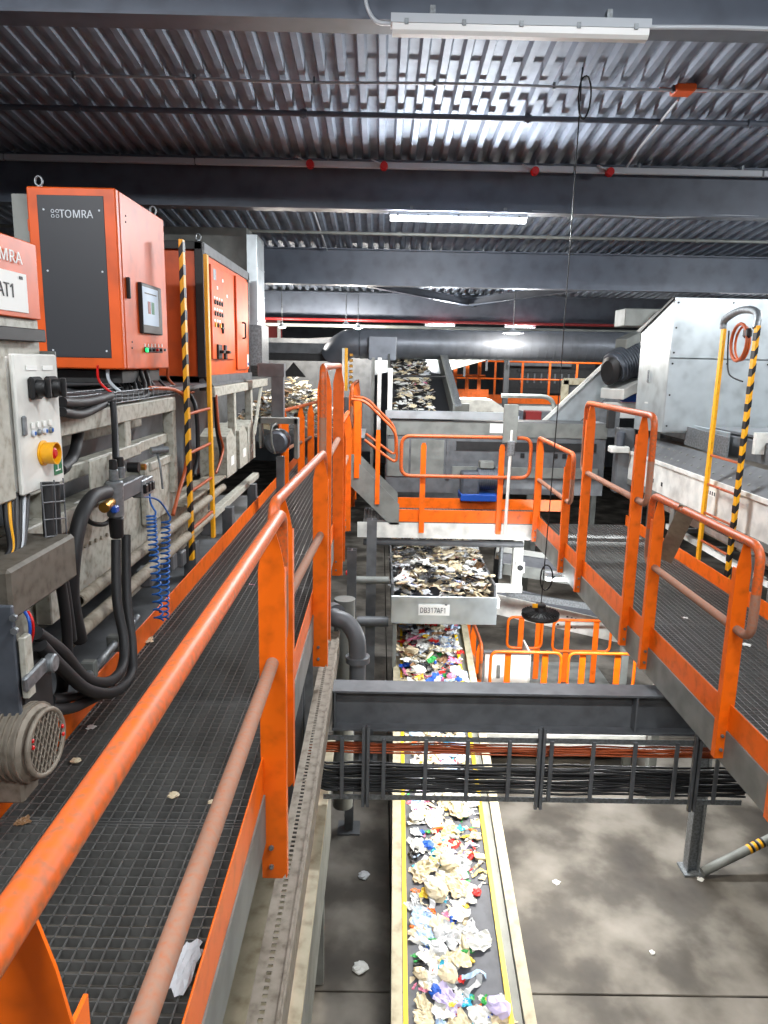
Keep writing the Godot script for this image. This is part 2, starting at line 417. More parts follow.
func build_roof_services() -> void:
	var z1 := -6.72
	var p := []
	for i in 41:
		var x := -10.0 + i * 0.5
		p.append(Vector3(x, roof(z1) - 0.025 + 0.006 * sin(x * 2.3), z1 + 0.01 * sin(x * 1.3)))
	var t := thing("conduit_run", "thin pale conduit clipped straight across the ribbed roof deck", "conduit", Vector3(0, 4.0, z1))
	obj(mb().tube(p, 0.012, 8), "pipe", M.housing, t)
	for i in 20:
		part_box("clip", M.galv, t, Vector3(-9.6 + i, roof(z1) - 0.02, z1), Vector3(0.02, 0.05, 0.04))
	t = thing("sprinkler_pipe", "long dark grey pipe under the roof deck, next to the pale conduit", "pipe", Vector3(0, 3.93, -7.3))
	obj(mb().cyl(Vector3(-12, 3.94, -7.3), Vector3(12, 3.94, -7.3), 0.025, 10), "pipe", M.beam_grey, t)
	for i in 12:
		obj(mb().cyl(Vector3(-11 + i * 2.05, 3.9, -7.3), Vector3(-11 + i * 2.05, 3.98, -7.3), 0.012, 8).cyl(Vector3(-11.03 + i * 2.05, 3.94, -7.3), Vector3(-10.97 + i * 2.05, 3.94, -7.3), 0.036, 10), "coupling", M.beam_grey, t)
	t = thing("sprinkler_pipe", "thin grey pipe under the deck behind the lit strip light", "pipe", Vector3(0, 3.5, -10.9))
	obj(mb().cyl(Vector3(-12, 3.5, -10.9), Vector3(12, 3.5, -10.9), 0.022, 10), "pipe", M.girder, t)
	for i in 9:
		obj(mb().cyl(Vector3(-8.2 + i * 2.1, 3.5, -10.9), Vector3(-8.15 + i * 2.1, 3.5, -10.9), 0.034, 10), "coupling", M.girder, t)
	t = thing("sprinkler_pipe", "dull red pipe hung low under the roof far behind", "pipe", Vector3(0, 2.55, -15.45))
	obj(mb().cyl(Vector3(-9, 2.56, -15.45), Vector3(10, 2.56, -15.45), 0.03, 10), "pipe", M.red_pipe, t)
	t = thing("sprinkler_pipe", "pale grey pipe below the dull red pipe far behind", "pipe", Vector3(0, 2.4, -15.4))
	obj(mb().cyl(Vector3(-9, 2.44, -15.35), Vector3(10, 2.44, -15.35), 0.035, 10), "pipe", M.girder, t)
	# cable duct along the top of the second beam, with red fire detectors' boxes
	t = thing("cable_duct", "long white cable duct along the top of the roof beam", "cable duct", Vector3(0, 3.75, -8.33))
	for i in 10:
		part_box("duct_length", M.housing, t, Vector3(-9 + i * 2.0, 3.765, -8.33), Vector3(1.985, 0.06, 0.05), 0.004)
	for i in 16:
		part_box("hanger", M.galv, t, Vector3(-8.3 + i * 1.1, 3.80, -8.36), Vector3(0.02, 0.1, 0.012))
	for q in [[310, 164], [384, 166], [535, 171], [610, 172]]:
		var a := on_z(q[0], q[1], -8.27)
		var o := thing("junction_box", "small red round junction box on the white roof duct", "junction box", a, "red boxes on the roof duct")
		obj(mb().cyl(a + Vector3(0, 0, -0.035), a + Vector3(0, 0, 0.03), 0.045, 12, 0.04), "body", M.red, o)
		obj(mb().tube(curve([a + Vector3(-0.03, 0.02, 0), a + Vector3(-0.10, 0.05, 0), a + Vector3(-0.13, 0.07, -0.03)]), 0.008, 6), "cable", M.housing, o)
	var jb := on_z(683, 90, -6.75)
	t = thing("junction_box", "orange square junction box on the pale ceiling conduit", "junction box", jb)
	part_box("body", M.cabinet_orange, t, jb, Vector3(0.17, 0.06, 0.17), 0.012)
	obj(mb().cyl(jb + Vector3(-0.2, 0, 0), jb + Vector3(0.2, 0, 0), 0.016, 8), "gland", M.cabinet_orange, t)
	solo(mb().tube([Vector3(2.50, 3.98, -6.86), Vector3(2.54, 3.88, -7.9), Vector3(2.55, 3.80, -8.3)], 0.012, 8), "conduit_run", M.housing, "pale conduit from the orange junction box to the white duct", "conduit")
	solo(mb().cyl(Vector3(-0.9, 3.62, -9.9), Vector3(-0.87, 3.42, -12.0), 0.013, 8), "conduit_run", M.housing, "pale conduit along a rib behind the lit strip light", "conduit")
	var cp := []
	for i in 12:
		cp.append(Vector3(1.6 + i * 0.7, 3.36 - 0.018 * (i % 3), -8.42))
	solo(mb().tube(curve(cp, 3), 0.009, 6), "light_cable", M.housing, "white cable sagging along the beam from the lit strip light", "cable")
	solo(mb().tube(bend([Vector3(1.5, 3.66, -4.72), Vector3(2.0, 3.67, -4.72), Vector3(2.8, 3.655, -4.72), Vector3(6.0, 3.66, -4.72)], 0.2), 0.012, 6), "light_cable", M.housing, "white cable running off from the unlit strip light", "cable")
	solo(mb().tube(bend([Vector3(-0.13, 4.2, -4.74), Vector3(-0.13, 3.75, -4.74), Vector3(-0.07, 3.655, -4.74), Vector3(0.03, 3.655, -4.74)], 0.1), 0.012, 6), "light_cable", M.housing, "white conduit bending down to the unlit strip light", "cable")
	batten(Vector3(0.77, 3.645, -4.74), false, "unlit strip light with clear clips under the roof beam", 0.0)
	batten(Vector3(0.81, 3.30, -8.5), true, "brightly lit strip light under the second roof beam", LAMP_NEAR * 1.7)
	for q in [[440, 325, 0.9], [520, 327, 0.9]]:
		batten(on_z(q[0], q[1], -15.7), true, "small lit strip light far back below the dull red pipe", LAMP_NEAR, "far lit strip lights", 0.62)
	# lights over the walkways beside and behind the viewer, under the nearer beams
	for q in [[-2.6, -1.3], [1.6, -1.3], [-0.8, 2.3], [3.6, 2.3], [5.6, -4.9], [6.4, -8.5]]:
		batten(Vector3(q[0], roof(q[1]) - 0.60, q[1]), true, "lit strip light under a roof beam over the walkways", LAMP_NEAR, "strip lights over the walkways")
	batten(Vector3(2.75, -0.72, -8.4), true, "added hidden strip light under the silver machine's walkway lighting the lower level", LAMP_NEAR)  # no known fixture; added out of sight to brighten the lower platform
	for q in [[-3.5, -19.3], [5.2, -19.3], [1.0, -23.0], [7.5, -15.7]]:  # extra lamps added to lift the brightness of the far hall
		batten(Vector3(q[0], roof(q[1]) - 0.62, q[1]), true, "added strip light under a far roof beam to brighten the hall", LAMP_NEAR * 0.45, "added strip lights under the far beams")
	# pendant lamps far back
	for q in [[346, 325], [358, 328], [282, 327]]:
		pendant(on_z(q[0], q[1], -14.8), 0.09, "small lit pendant floodlight near the left end of the round duct", "far pendant floodlights")
	pendant(on_z(513, 333, -13.2), 0.19, "lit pendant lamp with a wide white shade before the round duct", "")

func pendant(at: Vector3, r: float, label: String, group: String) -> void:
	var t := thing("pendant_lamp", label, "lamp", at, group)
	obj(mb().lathe([Vector2(0.02, 0.09), Vector2(0.03, 0.06), Vector2(r, 0.0), Vector2(r * 0.98, -0.006), Vector2(0.03, 0.05)], Transform3D(Basis.IDENTITY, at), 16), "shade", M.housing, t)
	obj(mb().lathe([Vector2(0, -0.02), Vector2(r * 0.5, -0.018), Vector2(r * 0.72, -0.002), Vector2(r * 0.6, 0.02)], Transform3D(Basis.IDENTITY, at), 16), "bulb", M.lamp_lit, t)
	obj(mb().cyl(at + Vector3(0, 0.08, 0), Vector3(at.x, roof(at.z), at.z), 0.008, 6), "rod", M.galv, t)
	var l := OmniLight3D.new()
	l.name = "light"; t.add_child(l); l.position = Vector3(0, -0.06, 0)
	l.light_energy = 3.5; l.light_color = Color(1.0, 0.97, 0.93); l.light_size = r * 0.5; l.omni_range = 30.0; l.omni_attenuation = 2.0; l.shadow_enabled = true

# ---------- walkways ----------
func grating_mesh(w: float, l: float) -> ArrayMesh:   # bearing bars across x, twisted rods along z, top at y = 0
	var m := mb()
	var top := mb()
	var edge := mb()
	var nx := int(round(w / 0.044)); var nz := int(round(l / 0.0445))
	for k in nz:
		var z := -l / 2 + (k + 0.5) * l / nz
		m.box(Vector3(0, -0.0175, z), Vector3(w, 0.029, 0.003))
		edge.box(Vector3(0, -0.0015, z), Vector3(w, 0.003, 0.003))
	for k in nx:
		top.box(Vector3(-w / 2 + (k + 0.5) * w / nx, -0.003, 0), Vector3(0.0045, 0.006, l))
	for s in [-1, 1]:
		top.box(Vector3(s * (w / 2 - 0.002), -0.017, 0), Vector3(0.004, 0.032, l))
		m.box(Vector3(0, -0.017, s * (l / 2 - 0.004)), Vector3(w, 0.032, 0.004))
	var me := m.commit()
	var arr := top.commit().surface_get_arrays(0)
	me.add_surface_from_arrays(Mesh.PRIMITIVE_TRIANGLES, arr)
	me.add_surface_from_arrays(Mesh.PRIMITIVE_TRIANGLES, edge.commit().surface_get_arrays(0))
	for k in 3: me.surface_set_material(k, M.grating)
	return me
func walkway(called: String, label: String, x0: float, x1: float, z0: float, z1: float, y: float, toe_out: bool) -> Node3D:
	var t := thing(called, label, "walkway", Vector3((x0 + x1) / 2, y, (z0 + z1) / 2))
	var n := int(round((z0 - z1) / 1.0))
	var l := (z0 - z1) / n
	var g := grating_mesh(x1 - x0 - 0.004, l - 0.008)
	for k in n:
		var o := MeshInstance3D.new()
		o.mesh = g; o.name = "grating_panel"
		t.add_child(o, true); o.position = Vector3(0, 0, (z0 - z1) / 2 - (k + 0.5) * l)
		if k > 0: part_box("cross_beam", M.girder, t, Vector3((x0 + x1) / 2, y - 0.09, z0 - k * l), Vector3(x1 - x0, 0.1, 0.05))
	for s in [[x0 - 0.005, -1.0], [x1 + 0.005, 1.0]]:
		obj(mb().box(Vector3(s[0], y + 0.055, (z0 + z1) / 2), Vector3(0.006, 0.17, z0 - z1), 0.002), "toe_board", M.orange, t)
		var gx: float = s[0] + s[1] * 0.006
		obj(mb().box(Vector3(gx, y - 0.14, (z0 + z1) / 2), Vector3(0.008, 0.22, z0 - z1)).box(Vector3(gx - s[1] * 0.03, y - 0.246, (z0 + z1) / 2), Vector3(0.06, 0.008, z0 - z1)).box(Vector3(gx - s[1] * 0.03, y - 0.04, (z0 + z1) / 2), Vector3(0.06, 0.008, z0 - z1)), "girder", M.girder, t)
	return t
func post(t: Node3D, at: Vector3, top: float, along: Vector3, drop := 0.25, w := 0.104) -> void:   # folded U post whose broad face looks along the rail; top is above the deck
	var across := Vector3.UP.cross(along).normalized()
	var f := Transform3D(Basis(across, Vector3.UP, along), at)
	var y1 := top - 0.015
	var pl := PackedVector2Array([Vector2(-w / 2, -drop), Vector2(w / 2 - 0.02, -drop), Vector2(w / 2, -drop + 0.03), Vector2(w / 2, y1 - 0.15), Vector2(w * 0.36, y1 - 0.07), Vector2(0.018, y1), Vector2(-0.018, y1), Vector2(-w * 0.36, y1 - 0.07), Vector2(-w / 2, y1 - 0.15)])
	var m := mb().prism(pl, 0.006, f)
	for s in [-1, 1]:
		m.box(at + across * (s * (w / 2 - 0.003)) + Vector3.UP * ((y1 - 0.15 - drop) / 2) - along * 0.024, Vector3(0.006, y1 - 0.15 + drop, 0.044), 0.0, f.basis)
	var o := obj(m, "post", M.orange, t)
	for k in 2:
		var b := at + Vector3.UP * (-drop + 0.06 + 0.09 * k) + along * 0.006 + across * -0.012
		obj(mb().cyl(b, b + along * 0.01, 0.011, 6).cyl(b, b + along * 0.018, 0.006, 6), "bolt", M.galv, o)
func rail_panel(label: String, a: Vector3, b: Vector3, top: float, mid: float, posts: Array, group := "", r := 0.026) -> Node3D:   # a closed loop of tube carried by posts
	var t := thing("railing_panel", label, "railing", (a + b) / 2, group)
	var up := Vector3.UP
	var half := (top + mid) / 2
	obj(mb().tube(bend([a + up * half, a + up * top, b + up * top, b + up * half], 0.10, false, 6), r, 12), "top_rail", M.rail, t)
	obj(mb().tube(bend([a + up * half, a + up * mid, b + up * mid, b + up * half], 0.10, false, 6), r, 12), "mid_rail", M.dusty_rail, t)
	var al := (a - b).normalized()
	for u in posts:
		post(t, a.lerp(b, u), top, al, 0.42 if a.x < 1.0 else 0.21, 0.104 if a.x < 1.0 else 0.086)
	return t
func build_walkways() -> void:
	walkway("walkway", "steel grating walkway beside the orange sorter cabinets with orange toe boards", -1.42, -0.46, 1.5, -13.5, WALK, true)
	walkway("walkway", "steel grating walkway beside the silver machine hood with orange toe boards", 2.12, 3.34, 1.0, -9.7, WALK_R, true)
	var X := -0.41
	rail_panel("orange rail of the cabinet walkway, the longest and most worn panel", Vector3(X, 0, -0.45), Vector3(X, 0, -3.06), 1.10, 0.55, [0.115, 0.88])
	rail_panel("orange rail slightly turned in, between the longest panel and the raised panel", Vector3(-0.47, 0, -3.22), Vector3(-0.39, 0, -5.15), 1.10, 0.55, [0.11, 0.90])
	rail_panel("raised tall orange rail panel across from the left striped ladder", Vector3(X, 0, -5.30), Vector3(X, 0, -7.42), 1.69, 0.98, [0.07, 0.92])
	rail_panel("orange rail panel beyond the raised panel of the cabinet walkway", Vector3(X, 0, -7.6), Vector3(X, 0, -9.5), 1.10, 0.55, [0.1, 0.88])
	var R := 2.095
	rail_panel("orange rail panel cut off at its near end, at the silver machine's walkway", Vector3(R, WALK_R, -1.2), Vector3(R, WALK_R, -3.66), 1.14, 0.61, [0.12, 0.90])
	rail_panel("orange rail panel with a grey strap hung on its top tube", Vector3(R, WALK_R, -3.88), Vector3(R, WALK_R, -5.52), 1.14, 0.61, [0.10, 0.90])
	rail_panel("raised tall orange rail panel across from the right striped ladder", Vector3(R, WALK_R, -5.62), Vector3(R, WALK_R, -7.5), 1.73, 1.04, [0.12, 0.90])
	rail_panel("orange rail panel of the silver machine's walkway next to the cross gangway", Vector3(R, WALK_R, -7.86), Vector3(R, WALK_R, -9.66), 1.16, 0.62, [0.10, 0.92])
	# strap over the rail
	var hk := Vector3(R, WALK_R + 1.14, -4.92)
	solo(mb().tube(curve([hk + Vector3(0.03, 0.01, 0), hk + Vector3(0, 0.025, 0.0), hk + Vector3(-0.028, 0.0, 0)]), 0.006, 6).bar(hk + Vector3(0.02, 0.02, 0), on_x(664, 560, 2.22), 0.12, 0.008, Vector3(-0.4, 0.2, 0.9), 0.002), "strap", M.rust, "flat grey strap hanging from the top tube of an orange rail", "strap")
	# cross gangway between the two walkways
	var g := thing("gangway", "short cross gangway with grey channel and orange toe boards before the hopper", "walkway", Vector3(0.9, WALK_R, -10.1))
	var z := -9.72
	var gm := MeshInstance3D.new()
	gm.mesh = grating_mesh(2.5, 0.9); gm.name = "grating_panel"
	g.add_child(gm, true); gm.position = Vector3(0.15, 0, -0.07)
	part_box("toe_board", M.orange, g, Vector3(1.18, WALK_R + 0.07, z), Vector3(1.9, 0.17, 0.008), 0.002)
	part_box("toe_board", M.orange, g, Vector3(1.5, WALK_R + 0.07, z - 0.9), Vector3(2.6, 0.17, 0.008), 0.002)
	obj(mb().box(Vector3(0.95, WALK_R - 0.13, z), Vector3(2.46, 0.2, 0.01)).box(Vector3(0.95, WALK_R - 0.235, z - 0.03), Vector3(2.46, 0.01, 0.07)), "girder", M.white, g)
	obj(mb().cyl(Vector3(-0.2, WALK_R - 0.33, z - 0.1), Vector3(2.0, WALK_R - 0.33, z - 0.1), 0.045, 12), "support_tube", M.steel_grey, g)
	var t := thing("railing_panel", "closed orange rail loop on the cross gangway, before the hopper motor", "railing", Vector3(1.15, WALK_R, z + 0.03))
	var zz := z + 0.05
	obj(mb().tube(bend([Vector3(0.29, 0.79, zz), Vector3(2.0, 0.79, zz), Vector3(2.0, 0.26, zz), Vector3(0.29, 0.26, zz)], 0.13, true, 6), 0.024, 12, true), "rail_loop", M.rail, t)
	for x in [0.585, 1.625]:
		var pl := PackedVector2Array([Vector2(-0.035, -0.52), Vector2(0.035, -0.52), Vector2(0.035, 0.66), Vector2(0.02, 0.70), Vector2(-0.02, 0.70), Vector2(-0.035, 0.66)])
		obj(mb().prism(pl, 0.008, Transform3D(Basis.IDENTITY, Vector3(x, 0, zz - 0.02))).box(Vector3(x - 0.033, 0.06, zz - 0.045), Vector3(0.005, 1.15, 0.05)), "post", M.orange, t)
	# stairs from the cabinet walkway down to the gangway
	t = thing("stair", "small grey stair with orange handrails down to the cross gangway", "stairs", Vector3(-0.05, WALK_R, -10.1))
	for q in [z, z - 0.86]:
		obj(mb().prism(PackedVector2Array([Vector2(-0.42, 0.42), Vector2(-0.28, 0.42), Vector2(0.28, -0.14), Vector2(0.28, -0.42), Vector2(0.16, -0.42), Vector2(-0.42, 0.14)]), 0.01, Transform3D(Basis.IDENTITY, Vector3(0.0, 0.0, q))), "stringer", M.girder, t)
		var hp := bend([Vector3(-0.38, 1.25, q), Vector3(-0.20, 1.23, q), Vector3(0.22, 0.83, q), Vector3(0.24, 0.40, q), Vector3(-0.2, 0.72, q)], 0.12)
		obj(mb().tube(hp, 0.019, 10), "handrail", M.rail, t)
		part_box("post", M.orange, t, Vector3(-0.02, 0.32, q + 0.012), Vector3(0.06, 0.92, 0.01))
		part_box("post", M.orange, t, Vector3(-0.30, 0.72, q + 0.012), Vector3(0.07, 1.02, 0.01))
	for k in 3:
		var o := MeshInstance3D.new()
		o.mesh = grating_mesh(0.2, 0.84); o.name = "tread"
		t.add_child(o, true); o.position = Vector3(-0.15 + k * 0.16 - 0.0, 0.45 - k * 0.15, -0.04)
	# rails at the far end of the cabinet walkway
	rail_panel("far orange rail at the end of the cabinet walkway by the grey motor", Vector3(-1.36, 0, -10.0), Vector3(-1.0, 0, -13.4), 1.05, 0.5, [0.08, 0.4, 0.62, 0.9])
	rail_panel("orange rail beyond the stair at the far end of the cabinet walkway", Vector3(X, 0, -10.7), Vector3(X, 0, -13.4), 1.4, 0.8, [0.07, 0.3, 0.6, 0.9])
	# main cross beam and its cable ladder
	t = thing("cross_beam", "grey steel cross beam carrying the vertical cable ladder below it", "beam", Vector3(0.9, -0.75, -5.2))
	obj(mb().ibeam(Vector3(-0.32, -0.835, -5.2), Vector3(3.4, -0.835, -5.2), 0.2, 0.32, 0.016), "beam", M.steel_grey, t)
	for x in [-0.30, 1.97]:
		part_box("stiffener", M.steel_grey, t, Vector3(x, -0.835, -5.15), Vector3(0.012, 0.28, 0.09))
	t = thing("cable_ladder", "vertical cable ladder with black and orange cables under the cross beam", "cable ladder", Vector3(1.1, -1.2, -5.1))
	for y in [-1.03, -1.52]:
		var m := mb().box(Vector3(1.22, y, -5.06), Vector3(3.2, 0.04, 0.006)).box(Vector3(1.22, y - 0.018, -5.075), Vector3(3.2, 0.005, 0.03))
		for k in 64: m.box(Vector3(-0.35 + k * 0.05, y, -5.056), Vector3(0.022, 0.010, 0.002))
		obj(m, "side_rail", M.galv, t)
	for k in 10:
		part_box("rung", M.steel_grey, t, Vector3(-0.24 + k * 0.315, -1.275, -5.05), Vector3(0.03, 0.5, 0.018), 0.003)
	for x in [-0.06, 1.25, 2.42]:
		var m := mb()
		for s in [-1, 1]:
			m.box(Vector3(x + s * 0.018, -1.24, -5.02), Vector3(0.022, 0.66, 0.03))
		m.box(Vector3(x, -1.24, -5.04), Vector3(0.03, 0.66, 0.006))
		obj(m, "hanger", M.steel_grey, t)
	# bundles of cables lying in the ladder
	for k in 30:
		var black := k < 21
		var y0: float = (-1.48 + 0.0105 * k + rng.randf_range(-0.004, 0.004)) if black else (-1.16 + 0.007 * (k - 21))
		var zc := -5.085 - 0.018 * (k % 3)
		var pts := []
		for i in 15:
			pts.append(Vector3(-0.36 + i * 0.23, y0 + rng.randf_range(-0.008, 0.008), zc + rng.randf_range(-0.006, 0.006)))
		if black:
			pts.push_front(Vector3(-0.46, y0 + 0.06, zc)); pts.push_front(Vector3(-0.55, y0 + 0.22, zc + 0.05)); pts.push_front(Vector3(-0.58, y0 + 0.5, zc + 0.25))
		else:
			pts.push_front(Vector3(-0.55, y0 - 0.03, zc))
		solo(mb().tube(curve(pts, 2), 0.0085 if black else 0.007, 6), "cable", [M.rubber, M.cable_grey, M.black][k % 3] if black else M.cable_orange, "black cable in the lower part of the cable ladder" if black else "orange cable along the top of the cable ladder", "cable", "black cables in the cable ladder" if black else "orange cables in the cable ladder")
	# perforated cable ladder along the underside of the cabinet walkway
	t = thing("cable_tray", "long dusty perforated cable tray along the underside of the cabinet walkway", "cable tray", Vector3(-0.3, -0.8, -3.4))
	var ty := -0.55
	obj(mb().box(Vector3(-0.412, ty, -3.3), Vector3(0.04, 0.006, 5.4)).box(Vector3(-0.340, ty, -3.3), Vector3(0.065, 0.006, 5.4)).box(Vector3(-0.32, ty + 0.008, -3.3), Vector3(0.012, 0.016, 5.4)).box(Vector3(-0.43, ty - 0.03, -3.3), Vector3(0.005, 0.06, 5.4)).box(Vector3(-0.32, ty - 0.12, -3.3), Vector3(0.006, 0.24, 5.4)), "tray_rail", M.rust, t)
	obj(perforated(Vector3(-0.382, ty, -0.6), 0.021, 5.4, 0.034), "perforated_strip", M.rust, t)
	t = thing("cable_tray", "dark perforated cable tray on edge between the dusty tray and the cream wall", "cable tray", Vector3(-0.4, -1.2, -3.4))
	obj(mb().box(Vector3(-0.425, -1.3, -3.2), Vector3(0.006, 0.16, 5.0)).box(Vector3(-0.380, -1.222, -3.2), Vector3(0.01, 0.006, 5.0)), "tray_rail", M.steel_grey, t)
	obj(perforated(Vector3(-0.40, -1.222, -0.7), 0.03, 5.0, 0.033), "perforated_strip", M.steel_grey, t)

func perforated(at: Vector3, w: float, l: float, pitch: float) -> MB:   # a strip along z with real holes
	var m := mb()
	for k in int(l / pitch):
		m.box(at + Vector3(0, 0, -k * pitch), Vector3(w, 0.004, pitch * 0.5))
	return m

# ---------- orange cabinets and the sorting machine beside the walkway ----------
const OUT := Vector3.RIGHT   # the machine's service side looks along +x
func stripes(t: Node3D, a: Vector3, b: Vector3, w: float, d: float, along_x: bool) -> void:   # slanted black bands wrapped round a pole
	var up := (b - a).normalized()
	var l := a.distance_to(b)
	var side := Vector3.RIGHT if along_x else Vector3.BACK
	var n := int(l / 0.15)
	for k in n:
		var c := a + up * ((k + 0.5) * l / n)
		var e := (Vector3.BACK if along_x else Vector3.RIGHT)
		var bs := Basis(side, up, side.cross(up))
		var pl := PackedVector2Array([Vector2(-w / 2 - 0.001, -0.055), Vector2(w / 2 + 0.001, -0.005), Vector2(w / 2 + 0.001, 0.065), Vector2(-w / 2 - 0.001, 0.015)])
		obj(mb().prism(pl, d + 0.003, Transform3D(bs, c)), "stripe", M.black, t)
func ladder(label: String, x: float, za: float, zb: float, y0: float, y1: float, lean: float, arch := false) -> void:
	var t := thing("ladder", label, "ladder", Vector3(x, y0, (za + zb) / 2))
	var d := Vector3(0, y1 - y0, lean)
	var i := 0
	for z in [za, zb]:
		var a := Vector3(x, y0, z)
		var s := obj(mb().bar(a, a + d, 0.03, 0.065, Vector3.BACK, 0.003), "stile", M.yellow, t)
		if i == 0:
			stripes(s, a, a + d, 0.03, 0.065, true)
		i += 1
	for k in 4:
		var u := 0.10 + k * 0.125
		obj(mb().cyl(Vector3(x, y0, za) + d * u, Vector3(x, y0, zb) + d * u, 0.013, 8), "rung", M.cable_orange, t)
	if arch:
		var p := curve([Vector3(x, y1, zb), Vector3(x, y1 + 0.09, zb + 0.03), Vector3(x + 0.03, y1 + 0.16, (za + zb) / 2 - 0.05), Vector3(x + 0.03, y1 + 0.12, za - 0.08), Vector3(x, y1 - 0.02, za)])
		obj(mb().tube(p, 0.035, 8), "hoop", M.galv, t)
func eyebolt(t: Node3D, at: Vector3) -> void:
	var p := []
	for k in 12: p.append(at + Vector3(0.022 * cos(TAU * k / 12), 0.045 + 0.028 * sin(TAU * k / 12), 0))
	obj(mb().tube(p, 0.007, 6, true).cyl(at, at + Vector3(0, 0.02, 0), 0.018, 8), "eyebolt", M.galv, t)
func build_cabinets() -> void:
	# tall sorter cabinet with the dark front panel
	var X := -1.6
	var zf := -4.67
	var zb := -5.66
	var y0 := 1.655
	var y1 := 2.715
	var xl := on_z(30, 250, zf).x
	var w := X - xl
	var t := thing("sorter_cabinet", "orange control cabinet with dark front panel, white lettering and touch screen", "cabinet", Vector3((X + xl) / 2, y0, (zf + zb) / 2))
	part_box("body", M.cabinet_orange, t, Vector3((X + xl) / 2, (y0 + y1) / 2, (zf + zb) / 2 - 0.03), Vector3(w, y1 - y0, zf - zb - 0.06), 0.008)
	var dr := part_box("door", M.cabinet_orange, t, Vector3((X + xl) / 2, (y0 + y1) / 2, zf - 0.026), Vector3(w, y1 - y0, 0.05), 0.008)
	part_box("front_panel", M.panel_black, dr, Vector3((X + xl) / 2 - 0.005, (y0 + y1) / 2 + 0.01, zf), Vector3(w - 0.135, y1 - y0 - 0.115, 0.006), 0.002)
	for sx in [-1, 1]:
		for sy in [-0.42, 0.05, 0.40]:
			obj(mb().cyl(Vector3((X + xl) / 2 + sx * (w / 2 - 0.10), (y0 + y1) / 2 + sy, zf), Vector3((X + xl) / 2 + sx * (w / 2 - 0.10), (y0 + y1) / 2 + sy, zf + 0.006), 0.006, 8), "screw", M.logo, dr)
	text("TOMRA", 0.047, M.logo, dr, on_z(76, 214, zf + 0.005) , Vector3.RIGHT, Vector3.UP, "lettering", 0.20)
	var em := on_z(55, 213.5, zf + 0.005)
	var emb := mb()
	for q in [[-1, -1], [1, -1], [-1, 1], [1, 1]]:
		var c := em + Vector3(q[0] * 0.014, q[1] * 0.014, 0)
		var ring := []
		for k in 10: ring.append(c + Vector3(0.009 * cos(TAU * k / 10), 0.009 * sin(TAU * k / 10), 0))
		emb.tube(ring, 0.0022, 5, true)
	obj(emb, "emblem", M.logo, dr)
	for y in [1.86, 2.5]:
		part_box("hinge", M.cabinet_orange, t, Vector3(xl - 0.008, y, zf - 0.05), Vector3(0.016, 0.07, 0.05), 0.004)
	eyebolt(t, Vector3(xl + 0.045, y1, zf - 0.08))
	eyebolt(t, Vector3(X - 0.05, y1, zb + 0.08))
	# right-hand face
	var hm := part_box("touch_screen", M.black, t, on_x(150.5, 310, X + 0.012), Vector3(0.03, 0.325, 0.44), 0.006)
	var sc := on_x(151, 309, X + 0.028)
	part_box("display", M.screen, hm, sc + Vector3(0.0, 0.012, 0), Vector3(0.002, 0.245, 0.34))
	part_box("display_bar", M.panel_black, hm, sc + Vector3(0.002, 0.095, 0), Vector3(0.001, 0.008, 0.26))
	for k in 2:
		part_box("display_symbol", [M.red_pipe, M.green][k], hm, sc + Vector3(0.002, 0.005, 0.04 - 0.08 * k), Vector3(0.001, 0.08, 0.06))
	part_box("handle", M.black, t, on_x(128.5, 288, X + 0.012), Vector3(0.025, 0.13, 0.022), 0.005)
	for q in [[132, 342], [132, 348], [125.5, 216], [125.5, 222]]:
		var h := on_x(q[0], q[1], X)
		obj(mb().cyl(h, h + OUT * 0.004, 0.006, 8), "screw", M.black, t)
	var bs := part_box("button_strip", M.black, t, on_x(154, 350, X + 0.005), Vector3(0.01, 0.035, 0.40), 0.003)
	var gb := on_x(146, 350, X + 0.01)
	obj(mb().cyl(gb, gb + OUT * 0.014, 0.016, 12), "green_button", M.green_lit, bs, "lit green push button")
	for k in 5:
		var b := on_x(149.5 + k * 3.6, 350, X + 0.01)
		obj(mb().cyl(b, b + OUT * 0.016, 0.010, 10), "push_button", [M.dark, M.black, M.red, M.black, M.galv][k], bs)
	for k in 6:
		part_box("tag", M.paper, bs, on_x(145 + k * 3.4, 345.5, X + 0.004), Vector3(0.003, 0.022, 0.012))
	part_box("conduit_box", M.dark, t, Vector3((X + xl) / 2 - 0.02, y0 - 0.05, (zf + zb) / 2), Vector3(w * 0.9, 0.08, 0.8), 0.004)

	# switch cabinet with the dark frame
	y0 = 1.56; y1 = 2.74
	zf = -6.85; zb = -9.15
	t = thing("switch_cabinet", "orange switch cabinet in a dark frame with rows of push buttons", "cabinet", Vector3(-1.95, y0, -8))
	xl = -2.45
	part_box("body", M.cabinet_orange, t, Vector3((X + xl) / 2, (y0 + y1) / 2, (zf + zb) / 2), Vector3(X - xl - 0.02, y1 - y0 - 0.02, zf - zb - 0.02), 0.004)
	for z in [zf, zb]:
		part_box("corner_post", M.dark, t, Vector3(X - 0.03, (y0 + y1) / 2, z + (0.0 if z == zf else 0.03)), Vector3(0.075, y1 - y0, 0.075), 0.005)
	part_box("top_frame", M.steel_grey, t, Vector3(X - 0.035, y1 - 0.04, (zf + zb) / 2), Vector3(0.085, 0.09, zf - zb), 0.004)
	part_box("top_frame", M.dark, t, Vector3((X + xl) / 2, y1 - 0.03, zf), Vector3(X - xl, 0.07, 0.075), 0.004)
	part_box("base_frame", M.steel_grey, t, Vector3(X - 0.02, y0 - 0.05, (zf + zb) / 2), Vector3(0.09, 0.14, zf - zb), 0.004)
	eyebolt(t, Vector3(X - 0.04, y1, zf - 0.02))
	var ya := 2.60
